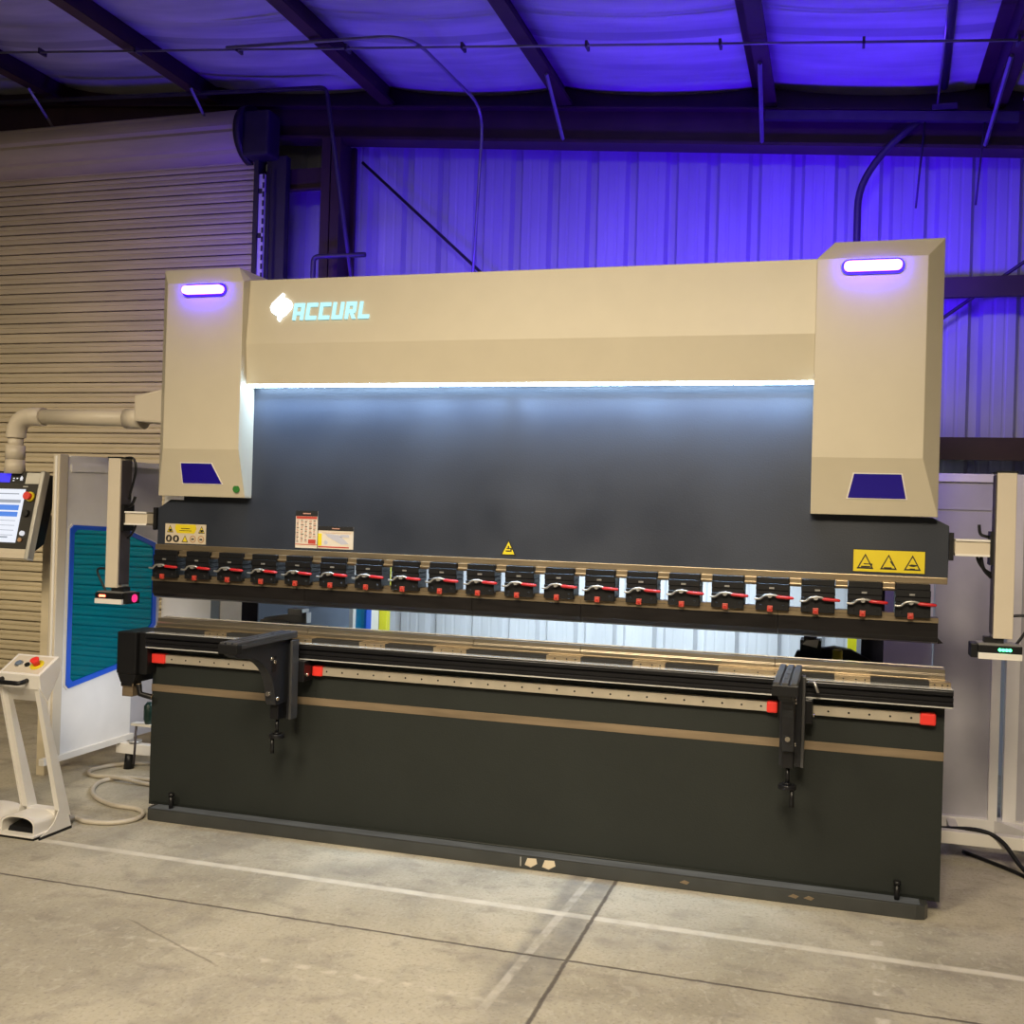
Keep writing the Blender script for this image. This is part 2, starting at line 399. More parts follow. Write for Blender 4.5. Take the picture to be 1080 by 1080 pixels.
# rolled drum with overlapping slats
dr = MB(); pf = []; cy, cz, R = 2.27, 4.215, .185
for i in range(49):
    a = 2 * PI * i / 48; rr = R + (.008 if i % 6 else -.006)
    pf.append((cy + rr * math.cos(a), cz + rr * math.sin(a)))
dr.prism(pf[:-1], 'x', -6.2, -1.02)
dpart(dr, 'drum', 'slat')
for sgn, nm in ((0, 'drum_end_plate'),):
    dpart(MB().tube([(-1.02, cy, cz), (-.97, cy, cz)], .215, 32), nm, 'jamb')
dpart(B(-.97, -.76, 2.1, 2.26, 4.02, 4.34), 'drum_bracket', 'jamb', bevel=.02)
gd = B(-.900, -.852, 2.215, 2.235, 0, 3.92)
for k in range(60): gd.box(-.866, -.852, 2.213, 2.216, .05 + k * .065, .09 + k * .065, mi=1)
for k in range(5): gd.box(-.893, -.868, 2.211, 2.216, 2.5 + k * .32, 2.535 + k * .32, mi=1)
dpart(gd, 'guide_track', ['white', 'jamb'])
dpart(B(-.85, -.695, 2.24, 2.30, 0, 4.05), 'jamb', 'jamb')
ch = MB().tube([(-.80, 2.19, 3.95), (-.79, 2.19, 1.2)], .012, 6); dpart(ch, 'hoist_chain', 'darkpipe')

# ------------------------------------------------------------------ conduits and rods
def pipe(name, pts, r, m, lb, cat, group=None, fr=None, n=10):
    return tag(MB().tube(fillet(pts, fr) if fr else pts, r, n).build(name, m), lb, cat, group)
def cz_(x, d=0): return 4.352 - .085 * x - d
cd = thing('conduit', 'pair of thin galvanised conduits crossing the ceiling from left to right', 'conduit', (1, 1.35, 4.2))
MB().tube([(-5, 1.35, cz_(-5)), (6, 1.35, cz_(6))], .0065, 8).build('upper_pipe', 'conduit', cd)
MB().tube([(-5, 1.31, cz_(-5, .022)), (6, 1.31, cz_(6, .022))], .005, 8).build('lower_pipe', 'conduit', cd)
for k in range(9):
    x = -2 + k * .75; B(x - .007, x + .007, 1.30, 1.365, cz_(x, .030), cz_(x, -.006)).build('strap', 'darkpipe', cd)
pipe('bent_conduit', [(-.55, 1.27, 4.375), (.70, 1.24, 4.315), (.80, 2.235, 4.27), (.725, 2.235, 2.2)], .0105, 'conduit',
     'thin conduit curving from the ceiling down the blue wall right of the logo', 'conduit', fr=.20)
pipe('door_conduit', [(-4.2, 2.10, 4.62), (-.315, 2.10, 4.45), (.01, 2.10, 2.6)], .015, 'darkpipe',
     'dark conduit over the roller door drum, slanting down in front of the reddish column', 'conduit', fr=.05)
pipe('elbow_conduit', [(-.375, 2.1, 2.5), (-.375, 2.1, 3.275), (.02, 2.1, 3.275)], .018, 'darkpipe', 'short dark elbow pipe just above the left end of the header beam', 'conduit', fr=.04)
ct = thing('strut_channel', 'horizontal steel channel hung in front of the rafter at the right', 'channel', (3.4, 2.2, 4.0))
sloped(MB(), 2.68, 4.14, 2.19, 2.23, 4.262, 4.318).build('channel', 'darkpipe', ct)
B(3.66, 3.80, 2.185, 2.235, 4.012, 4.045).build('bracket', 'darkpipe', ct)
pipe('hanging_rod', [(3.66, 1.3, 4.20), (3.69, 2.19, 4.05)], .007, 'alu', 'pale thin rod hanging down to the channel at the upper right', 'rod')
pipe('roof_conduit', [(3.50, -2, 4.20), (3.73, 2.25, 4.17)], .022, 'darkpipe', 'dark conduit running under the roof right of the pale hanging rod', 'conduit')
pipe('swan_conduit', [(3.255, 2.3, 2.4), (3.25, 2.3, 3.60), (3.385, 2.27, 3.81), (3.62, 2.25, 4.0)], .022, 'darkpipe', 'dark bent conduit rising on the blue wall above the right column cover', 'conduit', fr=.12)
for x, lb in ((3.615, 'left of two thin dark drop rods on the blue wall at the upper right'), (3.95, 'right of two thin dark drop rods on the blue wall at the upper right')):
    pipe('drop_rod', [(x + .01, 2.22, 3.96), (x - .03, 2.22, 3.44)], .006, 'darkpipe', lb, 'rod', 'drop rods')
pipe('tail_rod', [(4.12, 1.5, 4.08), (4.07, 1.55, 3.78)], .007, 'alu', 'short pale rod at the extreme upper right edge', 'rod')

# ------------------------------------------------------------------ press brake
P = thing('press_brake', 'large hydraulic press brake with beige covers and dark grey frame in the middle', 'press brake', (1.785, .3, 0))
def part(mb, name, m, parent=None, **k): return mb.build(name, m, parent or P, **k)
XL, XR = -.05, 3.62
# lower frame
part(B(XL, XR, .085, .185, .05, .895), 'lower_frame', 'body', bevel=.003)
pp = [(.0, 0), (.05, -.0)]
pb = MB(); px0, px1 = -.005, 3.572
poly = [(px0, 0.22), (px0, .025), (px0 + .012, .004), (px0 + .03, 0), (px1 - .045, 0), (px1 - .012, .010), (px1, .04), (px1, .22)]
pb.prism(poly, 'z', 0, .057)
pl_ = part(pb, 'plinth', 'plinth', bevel=.004)
for x, w in ((1.955, .028), (2.035, .03)): part(MB().prism([(x - w, .020), (x - w * .6, .05), (x + w * .8, .052), (x + w, .03), (x, .012)], 'y', -.0012, .0005), 'paint_chip', 'paper', parent=pl_)
part(B(1.905, 1.911, -.0012, .0005, .012, .052), 'paint_chip', 'alu', parent=pl_)
for x in (2.62, 3.06, 3.12): part(MB().prism([(x - .02, .03), (x, .041), (x + .022, .034), (x + .01, .024)], 'y', -.0012, .0005), 'paint_chip', 'stripe', parent=pl_)
part(MB().tube([(XL + .02, .082, .06), (XR - .02, .082, .06)], .007, 8), 'weld_bead', 'body')
part(B(px0 + .02, px1 - .03, .012, .083, .0568, .0578), 'top_sheen', 'plinthsheen')  # thin plate carrying the painted bluish reflection
part(B(XL, XR, .0825, .086, .609, .644), 'machined_ledge', 'stripe')
for x in (.112, 3.457):
    a = MB().tube([(x, .04, .055), (x, .04, .118)], .0105, 14); a.tube([(x, .04, .116), (x, .04, .131)], .0145, 14)
    part(a, 'anchor_bolt', 'black')
# extruded table rail
ex = [(0, .838), (0, .852), (.006, .853), (.006, .858), (0, .859), (0, .874), (.012, .875), (.012, .881), (0, .882), (0, .898), (.006, .904), (.085, .904), (.085, .838)]
part(MB().prism(ex, 'x', -.03, 3.642), 'table_extrusion', 'blackmetal', bevel=.001, seg=1)
part(B(-.03, 3.64, .001, .085, .8325, .838), 'trim_strip', 'glintsteel')
tr = B(-.03, 3.64, -.0005, .05, .9045, .9075); part(tr, 'top_edge_glint', 'glintsteel')  # painted highlight along the top edge of the extrusion
# linear guide rail with bolt holes and red end caps
def rail(x0, x1):
    r = B(x0, x1, .055, .085, .756, .796)
    k = x0 + .06
    while k < x1 - .02:
        r.tube([(k, .0545, .776), (k, .0565, .776)], .0055, 10, 1); k += .0795
    part(r, 'guide_rail', ['railsteel', 'black'], bevel=.0015, seg=1)
rail(.02, .78); rail(.86, 2.955); rail(3.115, 3.53)
def cap(x0, x1):
    part(B(x0, x1, .045, .085, .752, .800), 'rail_end_cap', 'cap', bevel=.009, seg=3)
cap(-.03, .045); cap(.848, .90); cap(2.93, 2.975); cap(3.525, 3.585)
# die clamp plates and brush strips
br = [(.263, .383), (.62, .84), (1.084, 1.213), (1.451, 1.609), (1.982, 2.136), (2.366, 2.505), (2.727, 3.0), (3.195, 3.334), (3.556, 3.636)]
edge = -.02
for a, b in br:
    if edge < a: part(B(edge, a, .052, .10, .906, .924), 'brush_strip', 'brush')
    q = B(a, b, .050, .10, .9075, .925)
    for t in (.25, .6, .85): q.tube([(a + (b - a) * t, .0495, .914), (a + (b - a) * t, .0505, .914)], .004, 8, 1)
    part(q, 'clamp_plate', ['bronze', 'black'], bevel=.0015, seg=1); edge = b
part(B(XL, XR, .10, .19, .888, .930), 'die_holder', 'bronze', bevel=.002)
dprof = [(.105, .930), (.105, .945), (.112, .949), (.112, .968), (.135, .968), (.146, .958), (.157, .968), (.180, .968), (.180, .93)]
dx = XL
for w in (.835, .835, .5, .835, .665):
    part(MB().prism(dprof, 'x', dx + .0008, min(dx + w, XR) - .0008), 'die', 'die', bevel=.0012, seg=1)
    part(B(dx + .0008, min(dx + w, XR) - .0008, .172, .1815, .9675, .9705), 'edge_glint', 'glintsteel'); dx += w  # bright strip paints the rear light's glint on the die edge
# ram
rp = [(XL + .005, 1.334), (XL + .005, 1.512), (.024, 1.556), (.1, 1.556), (.1, 2.30), (3.47, 2.30), (3.47, 1.572), (3.553, 1.572), (3.617, 1.541), (3.617, 1.334)]
part(MB().prism(rp, 'y', .085, .165), 'ram', 'graphite', bevel=.002)
part(B(XL + .003, 3.615, .072, .15, 1.309, 1.335), 'ram_edge', 'bronze', bevel=.002)
part(B(3.617, 3.634, .07, .18, 1.405, 1.515), 'end_bracket', 'black')
part(B(-.062, -.045, .07, .18, 1.405, 1.515), 'end_bracket', 'black')
# punch in sections
pprof = [(.045, 1.178), (.045, 1.157), (.05, 1.155), (.05, 1.100), (.066, 1.080), (.084, 1.072), (.098, 1.090), (.098, 1.178)]
dx = -.04
for w in (.835, .835, .5, .835, .62):
    x1 = min(dx + w, 3.583)
    pu = part(MB().prism(pprof, 'x', dx + .0006, x1 - .0006), 'punch', 'punch', bevel=.001, seg=1)
    part(B(dx + .0006, x1 - .0006, .0435, .0455, 1.157, 1.177), 'ground_shoulder', 'bronze', parent=pu)
    dx = x1
part(MB().prism([(3.583, 1.098), (3.604, 1.078), (3.583, 1.074)], 'y', .062, .09), 'punch_horn', 'punch')
# quick clamps: one with its parts, then copies
CX0 = XL + .005 + .0905
cb = MB(); w = .0665
cb.box(CX0 - w, CX0 + w, .022, .12, 1.176, 1.236); cb.box(CX0 - w, CX0 + w, .030, .12, 1.236, 1.256)
cb.box(CX0 - w, CX0 + w, .026, .12, 1.256, 1.284); cb.box(CX0 - w * .97, CX0 + w * .97, .030, .12, 1.284, 1.309)
for q in (-.045, .045): cb.tube([(CX0 + q, .0225, 1.195), (CX0 + q, .0185, 1.195)], .005, 10)
clamp = part(cb, 'punch_clamp', 'black', bevel=.0025, seg=1)
lv = MB().tube(smooth_path([(CX0 - .070, .002, 1.222), (CX0 - .048, 0, 1.222), (CX0 - .030, -.004, 1.236), (CX0 - .012, -.004, 1.240), (CX0 + .012, -.002, 1.239), (CX0 + .026, .0, 1.233)], 5), .0042, 8)
lv.tube([(CX0 - .008, .024, 1.236), (CX0 - .008, -.006, 1.236)], .009, 12)
part(lv, 'lever', 'alu', parent=clamp)
gp = MB().tube([(CX0 + .016, .0, 1.234), (CX0 + .024, .0, 1.233), (CX0 + .060, .002, 1.231), (CX0 + .082, .003, 1.230), (CX0 + .087, .003, 1.230)], [.004, .0068, .0068, .006, .003], 10)
part(gp, 'lever_grip', 'red', parent=clamp)
rb = B(CX0 - .019, CX0 + .003, .014, .024, 1.170, 1.194); rb.box(CX0 - .014, CX0 - .002, .010, .015, 1.176, 1.187, mi=1)
part(rb, 'release_button', ['redink', 'red'], parent=clamp, bevel=.002)
part(B(CX0 - .013, CX0 + .007, .0245, .0265, 1.262, 1.269), 'size_mark', 'alu', parent=clamp)
ad = B(CX0 + .0665, CX0 + .1145, .045, .11, 1.276, 1.309); ad.box(CX0 + .0665, CX0 + .1145, .036, .10, 1.282, 1.290)
adp = part(ad, 'adapter_block', 'bronze', bevel=.002)
tg = B(CX0 + .0665, CX0 + .1145, .05, .10, 1.176, 1.190); tgp = part(tg, 'punch_tang', 'bronze')
for i in range(1, 20):
    c2 = clamp.copy(); COL.objects.link(c2); c2.parent = P; c2.location.x += i * .181
    for chd in list(clamp.children):
        k = chd.copy(); COL.objects.link(k); k.parent = c2
    if i < 19:
        for src in (adp, tgp):
            k = src.copy(); COL.objects.link(k); k.parent = P; k.location.x += i * .181

# upper covers
hp = [(.024, 2.607), (.0, 2.300), (.014, 2.112), (.05, 2.108), (.085, 2.118), (.085, 2.30), (.55, 2.30), (.55, 2.607)]
part(MB().prism(hp, 'x', .46, 3.10), 'header_cover', 'cream', bevel=.003)
def cover(xo, xi, sgn):
    # sgn: +1 when the outer side is at larger x
    m = MB(); xf = xo - sgn * .066; yf, yb = -.035, .03
    top_f, top_b, crz, bot = 2.590, 2.672, 1.800, 1.574
    xt = xi + sgn * .067
    F = [(xi, yf, crz), (xf, yf, crz), (xf, yf, top_f), (xi, yf, top_f)]
    V = F + [(xi, yb, bot), (xo, yb, bot), (xo, yb, top_b), (xt, yb, top_b), (xi, yb, 2.612)]
    V += [(xi, .60, bot), (xo, .60, bot), (xo, .60, top_b), (xt, .60, top_b), (xi, .60, 2.612)]
    m.add(V, [(0, 1, 2, 3), (4, 5, 1, 0), (3, 2, 6, 7), (3, 7, 8), (1, 5, 6, 2), (4, 0, 3, 8),
              (5, 10, 11, 6), (6, 11, 12, 7), (7, 12, 13, 8), (8, 13, 9, 4), (4, 9, 10, 5), (9, 13, 12, 11, 10)])
    c = part(m, 'column_cover', 'cream', bevel=.0025)
    xc = .2685 if sgn < 0 else 3.296
    # status lamp
    def pill(hw, hh):
        pts = []
        for i in range(13):
            a = -PI / 2 + PI * i / 12; pts.append((xc + hw - hh + hh * math.cos(a), 2.553 + hh * math.sin(a)))
        for i in range(13):
            a = PI / 2 + PI * i / 12; pts.append((xc - hw + hh + hh * math.cos(a), 2.553 + hh * math.sin(a)))
        return pts
    part(MB().prism(pill(.120, .030), 'y', -.043, -.033), 'status_light_rim', 'ledrim', parent=c)
    part(MB().prism(pill(.109, .019), 'y', -.064, -.040), 'status_light', 'ledcore', parent=c)
    # blue plate lying on the tilted lower face
    def tilt(x, z, off): 
        t = (crz - z) / (crz - bot); return (x, yf + (yb - yf) * t - off, z)
    if sgn < 0: q = [(.152, 1.732), (.318, 1.732), (.360, 1.637), (.147, 1.637)]
    else: q = [(3.248, 1.737), (3.425, 1.737), (3.446, 1.642), (3.226, 1.642)]
    cxq = sum(a for a, b in q) / 4; czq = sum(b for a, b in q) / 4
    q2 = [(cxq + (a - cxq) * 1.055, czq + (b - czq) * 1.09) for a, b in q]
    part(MB().loft([tilt(x, z, -.001) for x, z in q2], [tilt(x, z, .0025) for x, z in q2]), 'plate_surround', 'white', parent=c)
    bpn = part(MB().loft([tilt(x, z, 0) for x, z in q], [tilt(x, z, .004) for x, z in q]), 'blue_plate', 'blueplastic', parent=c)
    return c
cl = cover(-.005, .475, -1); cr = cover(3.568, 3.083, 1)
part(MB().tube([(.436, .018 - .004, 1.615), (.436, .018 + .002, 1.615)], .018, 20), 'green_dot_sticker', 'greenink', parent=cl)
for x in (3.283, 3.385):
    part(MB().tube([(x, .0045, 1.665), (x, .012, 1.666)], .0045, 8), 'plate_screw', 'steel', parent=cr)
# LED strip segments below the header
for i in range(8):
    a = .478 + i * .3256
    part(B(a + .003, a + .3226, .016, .040, 2.100, 2.1105), 'led_strip', 'strip')
# upper body behind the covers, side frames, rear lamp rail
part(B(.12, 3.45, .17, 1.30, 2.00, 2.55), 'oil_tank_housing', 'graphite', bevel=.01)
for x0, x1 in ((.165, .262), (3.305, 3.40)):
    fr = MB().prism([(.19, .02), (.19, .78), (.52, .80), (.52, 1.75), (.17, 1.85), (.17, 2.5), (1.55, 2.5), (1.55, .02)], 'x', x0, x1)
    part(fr, 'side_frame', 'slate' if x0 < 1 else 'frameshade')  # left frame in the lit colour, right in the shaded one
    part(B(x0, x1, .512, .52, .79, 1.76), 'throat_edge', 'frameshade')  # dark strip paints the shade on the front edge of the throat
for x0, x1, nm in ((.20, .62, 0), (3.0, 3.30, 1)): pass
part(B(.30, 3.27, .60, .66, .845, .875), 'backgauge_beam', 'steel')
# backgauge fingers
bg = MB(); bg.box(.44, .62, .47, .62, .875, .915, 1); bg.prism([(.33, .935), (.36, .965), (.56, 1.0), (.60, 1.0), (.60, .945), (.40, .93)], 'y', .42, .47); bg.box(.50, .58, .41, .48, .985, 1.018); bg.box(.34, .50, .41, .43, .938, .955, 2)
part(bg, 'backgauge_finger', ['alu', 'black', 'white'], bevel=.003)
bg = MB(); bg.prism([(3.02, .94), (3.03, .965), (3.19, .995), (3.26, .985), (3.34, .945), (3.36, .92), (3.02, .92)], 'y', .43, .47, 1); bg.box(3.045, 3.135, .40, .52, .965, 1.018, 0); bg.box(3.06, 3.115, .39, .46, 1.0, 1.036, 0)
bg.prism([(3.05, 1.0), (3.07, 1.022), (3.13, 1.03), (3.12, .985)], 'y', .385, .40, 2); bg.tube([(3.205, .40, .925), (3.205, .40, .985)], .022, 12, 3)
part(bg, 'backgauge_finger', ['black', 'black', 'alu', 'yellow'], bevel=.003)
# drive housing at the left end of the table
mb = B(-.185, -.075, -.01, .20, .70, .905); mb.prism([(-.185, .70), (-.165, .655), (-.09, .655), (-.075, .70)], 'y', -.005, .18); mb.box(-.075, -.028, .012, .14, .70, .905)
mh = part(mb, 'drive_housing', 'black', bevel=.006)
cn = MB().box(-.160, -.100, .005, .06, .588, .640); cn.box(-.165, -.095, .0, .065, .636, .658, 1); cn.tube([(-.085, .03, .65), (-.075, .03, .60), (-.02, .05, .585)], .014, 10, 1)
part(cn, 'cable_connector', ['stripe', 'black'], parent=mh, bevel=.003)
# small side shelf with rod and green grip
sh = B(-.325, -.05, .285, .335, .374, .386); part(sh, 'side_shelf', 'white')
part(MB().tube([(-.305, .305, .374), (-.315, .305, .17)], .006, 8), 'drain_rod', 'darkpipe')
hg = MB().tube([(-.235, .31, .386), (-.235, .31, .41), (-.235, .31, .48), (-.235, .31, .50)], [.018, .026, .026, .010], 12); part(hg, 'pump_grip', 'handlegreen')

# ---- labels on the ram
y0 = .0838
def lbl(name, x0, x1, z0, z1, m, build=None):
    L_ = MB(); L_.box(x0, x1, y0, .0855, z0, z1, 0)
    if build: build(L_)
    return part(L_, name, m)
def tri_frame(L_, cx, z0, w, h, mi_out, mi_in, d=.0004):
    L_.prism([(cx - w / 2, z0), (cx + w / 2, z0), (cx, z0 + h)], 'y', y0 - d, y0, mi_out)
    k = .72; L_.prism([(cx - w / 2 * k, z0 + h * .1), (cx + w / 2 * k, z0 + h * .1), (cx, z0 + h * .84)], 'y', y0 - 2 * d, y0 - d, mi_in)
def sign3(L_):
    L_.box(3.256, 3.529, y0 - .0004, y0, 1.3475, 1.4345, 1)
    for i, cx in enumerate((3.302, 3.392, 3.483)):
        tri_frame(L_, cx, 1.358, .066, .062, 0, 1, .0008)
        q = y0 - .0022
        if i == 0: L_.box(cx - .006, cx + .028, q, q + .0006, 1.376, 1.380, 0); L_.box(cx - .016, cx + .02, q, q + .0006, 1.365, 1.370, 0); L_.box(cx + .022, cx + .027, q, q + .0006, 1.362, 1.378, 0)
        if i == 1: L_.prism([(cx + .004, 1.392), (cx + .008, 1.393), (cx + .022, 1.372), (cx + .016, 1.374)], 'y', q, q + .0006, 0); L_.box(cx - .018, cx + .012, q, q + .0006, 1.364, 1.368, 0)
        if i == 2: L_.prism([(cx - .016, 1.378), (cx - .004, 1.383), (cx + .014, 1.381), (cx + .018, 1.377), (cx + .006, 1.373), (cx - .008, 1.374)], 'y', q, q + .0006, 0); L_.box(cx - .01, cx + .01, q, q + .0006, 1.363, 1.367, 0)
s3 = lbl('warning_sign', 3.252, 3.533, 1.344, 1.438, ['ink', 'yellow'], sign3); s3['label'] = 'yellow sign with three black-edged triangles'
def tri1(L_):
    L_.prism([(1.745, 1.351), (1.820, 1.351), (1.7825, 1.424)], 'y', y0, .0855, 0)
    L_.prism([(1.754, 1.356), (1.811, 1.356), (1.7825, 1.412)], 'y', y0 - .0006, y0, 1)
    L_.box(1.770, 1.792, y0 - .001, y0 - .0006, 1.368, 1.374, 0); L_.box(1.774, 1.800, y0 - .001, y0 - .0006, 1.379, 1.384, 0); L_.box(1.779, 1.786, y0 - .001, y0 - .0006, 1.384, 1.394, 0); L_.box(1.792, 1.798, y0 - .001, y0 - .0006, 1.368, 1.380, 0)
t1 = MB(); tri1(t1); t1 = part(t1, 'warning_triangle', ['ink', 'yellow']); t1['label'] = 'small yellow warning triangle'
def stick(L_):
    q = y0 - .0006
    L_.prism([(.055, 1.415), (.06, 1.436), (.172, 1.436), (.178, 1.415), (.165, 1.393), (.068, 1.393)], 'y', q, y0, 1)
    L_.box(.090, .140, q - .0004, q, 1.414, 1.4175, 2); L_.box(.08, .15, q - .0004, q, 1.404, 1.4065, 2)
    for cx in (.028, .206):
        tri_frame(L_, cx, 1.395, .036, .036, 2, 1, .0004); L_.box(cx - .006, cx + .008, y0 - .0012, y0 - .0008, 1.400, 1.412, 2)
    for i, cx in enumerate((.022, .063)):
        L_.tube([(cx, q, 1.365), (cx, y0, 1.365)], .018, 18, 2, False); L_.prism([(cx - .006, 1.357), (cx + .004, 1.355), (cx + .007, 1.37), (cx, 1.376), (cx - .005, 1.37)], 'y', q - .0004, q, 0)
    tri_frame(L_, .113, 1.349, .036, .034, 2, 1, .0004)
    for cx in (.158, .204):
        L_.tube([(cx, q, 1.366), (cx, y0, 1.366)], .018, 18, 3, False); L_.tube([(cx, q - .0003, 1.366), (cx, q, 1.366)], .0125, 18, 0, False); L_.box(cx - .008, cx + .008, q - .0006, q - .0003, 1.361, 1.369, 2)
s1 = lbl('safety_sticker', 0., .231, 1.3415, 1.438, ['paper', 'yellow', 'ink', 'tan'], stick); s1['label'] = 'beige and yellow sticker of safety pictograms'
def chart(L_):
    q = y0 - .0006
    L_.box(.719, .834, q, y0, 1.496, 1.522, 1); L_.box(.757, .797, q - .0004, q, 1.506, 1.511, 3); L_.box(.722, .831, q, y0, 1.483, 1.495, 2)
    for r_ in range(15):
        z = 1.374 + r_ * .0071
        for k in range(5):
            if r_ < 3 and k > 2: continue
            L_.box(.724 + k * .022, .724 + k * .022 + .008 + .008 * random.random(), q, y0, z, z + .0036, 3 if (k + r_) % 3 else 1)
    L_.box(.787, .826, q, y0, 1.367, 1.387, 2); L_.box(.719, .834, q, y0, 1.361, 1.3645, 2)
ch_ = lbl('bending_chart', .719, .834, 1.346, 1.522, ['paperwhite', 'ink', 'redink', 'pinkink'], chart); ch_['label'] = 'tall red and white chart with black head'
def card(L_):
    q = y0 - .0006
    L_.box(.838, 1.021, q, y0, 1.432, 1.452, 1); L_.box(.91, .95, q - .0004, q, 1.440, 1.444, 3); L_.box(.838, .858, q, y0, 1.360, 1.418, 4)
    L_.prism([(.875, 1.418), (.95, 1.412), (1.0, 1.372), (.96, 1.368), (.89, 1.402)], 'y', q, y0, 5); L_.box(.955, 1.0, q, y0, 1.402, 1.415, 5)
    L_.tube([(.88, q, 1.376), (.88, y0, 1.376)], .010, 12, 5, False); L_.box(.84, 1.0, q, y0, 1.352, 1.358, 2); L_.box(.86, 1.01, q, y0, 1.421, 1.4225, 3)
cd_ = lbl('data_card', .838, 1.021, 1.347, 1.452, ['paperwhite', 'ink', 'redink', 'pinkink', 'yellow', 'panelgrey'], card); cd_['label'] = 'wide cream data card with dark head'

# ---- logo: emblem and letters, backlit
def hy(z): return .024 * (z - 2.30) / .307           # header face depth at height z
EM = [(235, 143), (248, 153), (241, 197), (268, 187), (300, 208), (318, 242), (311, 275), (268, 328), (240, 346), (219, 382), (203, 360), (210, 318), (188, 330), (152, 302), (137, 264), (150, 228), (198, 180)]
def ex_(p): return .597 + (p[0] - 137) / 7.714 * .00485 * 1.0
def ez_(p): return 2.539 - (p[1] - 143) / 7.714 * .00442
em = MB(); pts = [(ex_(p), ez_(p)) for p in EM]
em.loft([(x, hy(z) - .012, z) for x, z in pts], [(x, hy(z) + .001, z) for x, z in pts])
part(em, 'logo_emblem', 'emblem')
def letter(ch, x0, w, h, z0, name='logo_letter'):
    s = .27; t = .23
    R = {'A': [(0, 0, s, .86), (1 - s, 0, 1, .86), (0, .78, 1, 1), (s, .30, 1 - s, .50)],
         'C': [(0, 0, s, 1), (s, 0, 1, t), (s, 1 - t, 1, 1)],
         'U': [(0, 0, s, 1), (1 - s, 0, 1, 1), (s, 0, 1 - s, t)],
         'R': [(0, 0, s, 1), (s, 1 - t, .94, 1), (.94 - s, .42, .94, 1 - t), (s, .34, .94 - .06, .42 + .12)],
         'L': [(0, 0, s, 1), (s, 0, 1, t)]}[ch]
    m = MB(); sh_ = .14
    def quad(qs):
        pts = [(x0 + (a + sh_ * b) * w, z0 + b * h) for a, b in qs]
        m.loft([(x, hy(z) - .010, z) for x, z in pts], [(x, hy(z) + .001, z) for x, z in pts])
    for a, b, c_, d_ in R: quad([(a, b), (c_, b), (c_, d_), (a, d_)])
    if ch == 'R': quad([(.42, .36), (.70, .36), (1.02, 0), (.70, 0)])
    part(m, name, 'logo')
x = .716; zl = 2.408
for chh in 'ACCURL':
    letter(chh, x, .053, .080, zl); x += .0672

# ------------------------------------------------------------------ sheet support arms
def support_arm(x0, lb):
    A = thing('sheet_support_arm', lb, 'support arm', (x0 + .04, -.05, .41), 'front sheet support arms')
    def ap(mb, name, m, parent=None, **k): return mb.build(name, m, parent or A, **k)
    tp = B(x0, x0 + .085, -.50, -.015, .936, .955)
    for a in (0, .031, .062): tp.box(x0 + a, x0 + a + .023, -.50, -.015, .955, .966)
    tpo = ap(tp, 'top_plate', 'armtop', bevel=.002, seg=1)
    for yy in (-.40, -.28, -.16): ap(MB().tube([(x0 + .0425, yy, .965), (x0 + .0425, yy, .967)], .006, 10), 'countersunk_screw', 'black', parent=tpo)
    ap(B(x0 - .004, x0 + .089, -.506, -.47, .918, .958), 'end_block', 'black', bevel=.004)
    cv = [(-.495, .936), (-.495, .912), (-.46, .895), (-.41, .885)]
    for i in range(1, 9):
        t = i / 8; cv.append((-.41 + .24 * math.sin(t * PI / 2) ** 1.0 * 1.0 - 0, .885 - .215 * (1 - math.cos(t * PI / 2))))
    cv += [(-.155, .645), (-.055, .645), (-.055, .936)]
    g = MB().prism(cv, 'x', x0 + .018, x0 + .067)
    go = ap(g, 'gusset', 'armmetal', bevel=.003, seg=1)
    ap(B(x0 + .0665, x0 + .069, -.20, -.165, .80, .87), 'slot', 'black', parent=go)
    for yy, zz in ((-.205, .862), (-.18, .845), (-.15, .675)): ap(MB().tube([(x0 + .066, yy, zz), (x0 + .074, yy, zz)], .009, 10), 'bolt', 'steel', parent=go)
    for zz in (.83, .70): ap(MB().tube([(x0 + .0425, -.168 if zz > .8 else -.16, zz), (x0 + .0425, -.19, zz)], .010, 10), 'bolt', 'steel', parent=go)
    ap(B(x0 + .005, x0 + .10, -.055, -.028, .565, .93), 'mounting_plate', 'armmetal', bevel=.003)
    ap(B(x0 + .09, x0 + .102, -.085, -.028, .57, .93), 'side_flange', 'armtop', bevel=.002)
    ap(B(x0 + .0, x0 + .13, -.028, .052, .735, .83), 'slide_carriage', 'blackmetal', bevel=.004)
    ap(MB().tube([(x0 + .13, .0, .765), (x0 + .137, .0, .765)], .008, 10), 'carriage_screw', 'steel')
    ap(B(x0 + .022, x0 + .064, -.13, -.06, .575, .645), 'screw_block', 'blackmetal', bevel=.003)
    ap(MB().tube([(x0 + .043, -.10, .575), (x0 + .043, -.10, .50)], .008, 12), 'adjusting_screw', 'blackmetal')
    hw = MB().tube([(x0 + .043, -.10, .505), (x0 + .043, -.10, .488)], [.034, .036], 24); hw.tube([(x0 + .043, -.10, .512), (x0 + .043, -.10, .505)], .016, 16)
    ho = ap(hw, 'hand_wheel', 'blackmetal', bevel=.002)
    hx = x0 + .062 if x0 > 2 else x0 + .030
    ap(MB().tube([(hx, -.115, .49), (hx, -.115, .42)], [.008, .010], 12), 'crank_handle', 'black', parent=ho)
    if x0 > 2: ap(MB().tube([(x0 + .11, -.03, .90), (x0 + .135, -.05, .905), (x0 + .15, -.055, .865)], .006, 8), 'clamp_lever', 'alu')
    return A
support_arm(.718, 'black sheet support arm on the left half of the machine front')
support_arm(2.985, 'black sheet support arm on the right half of the machine front')

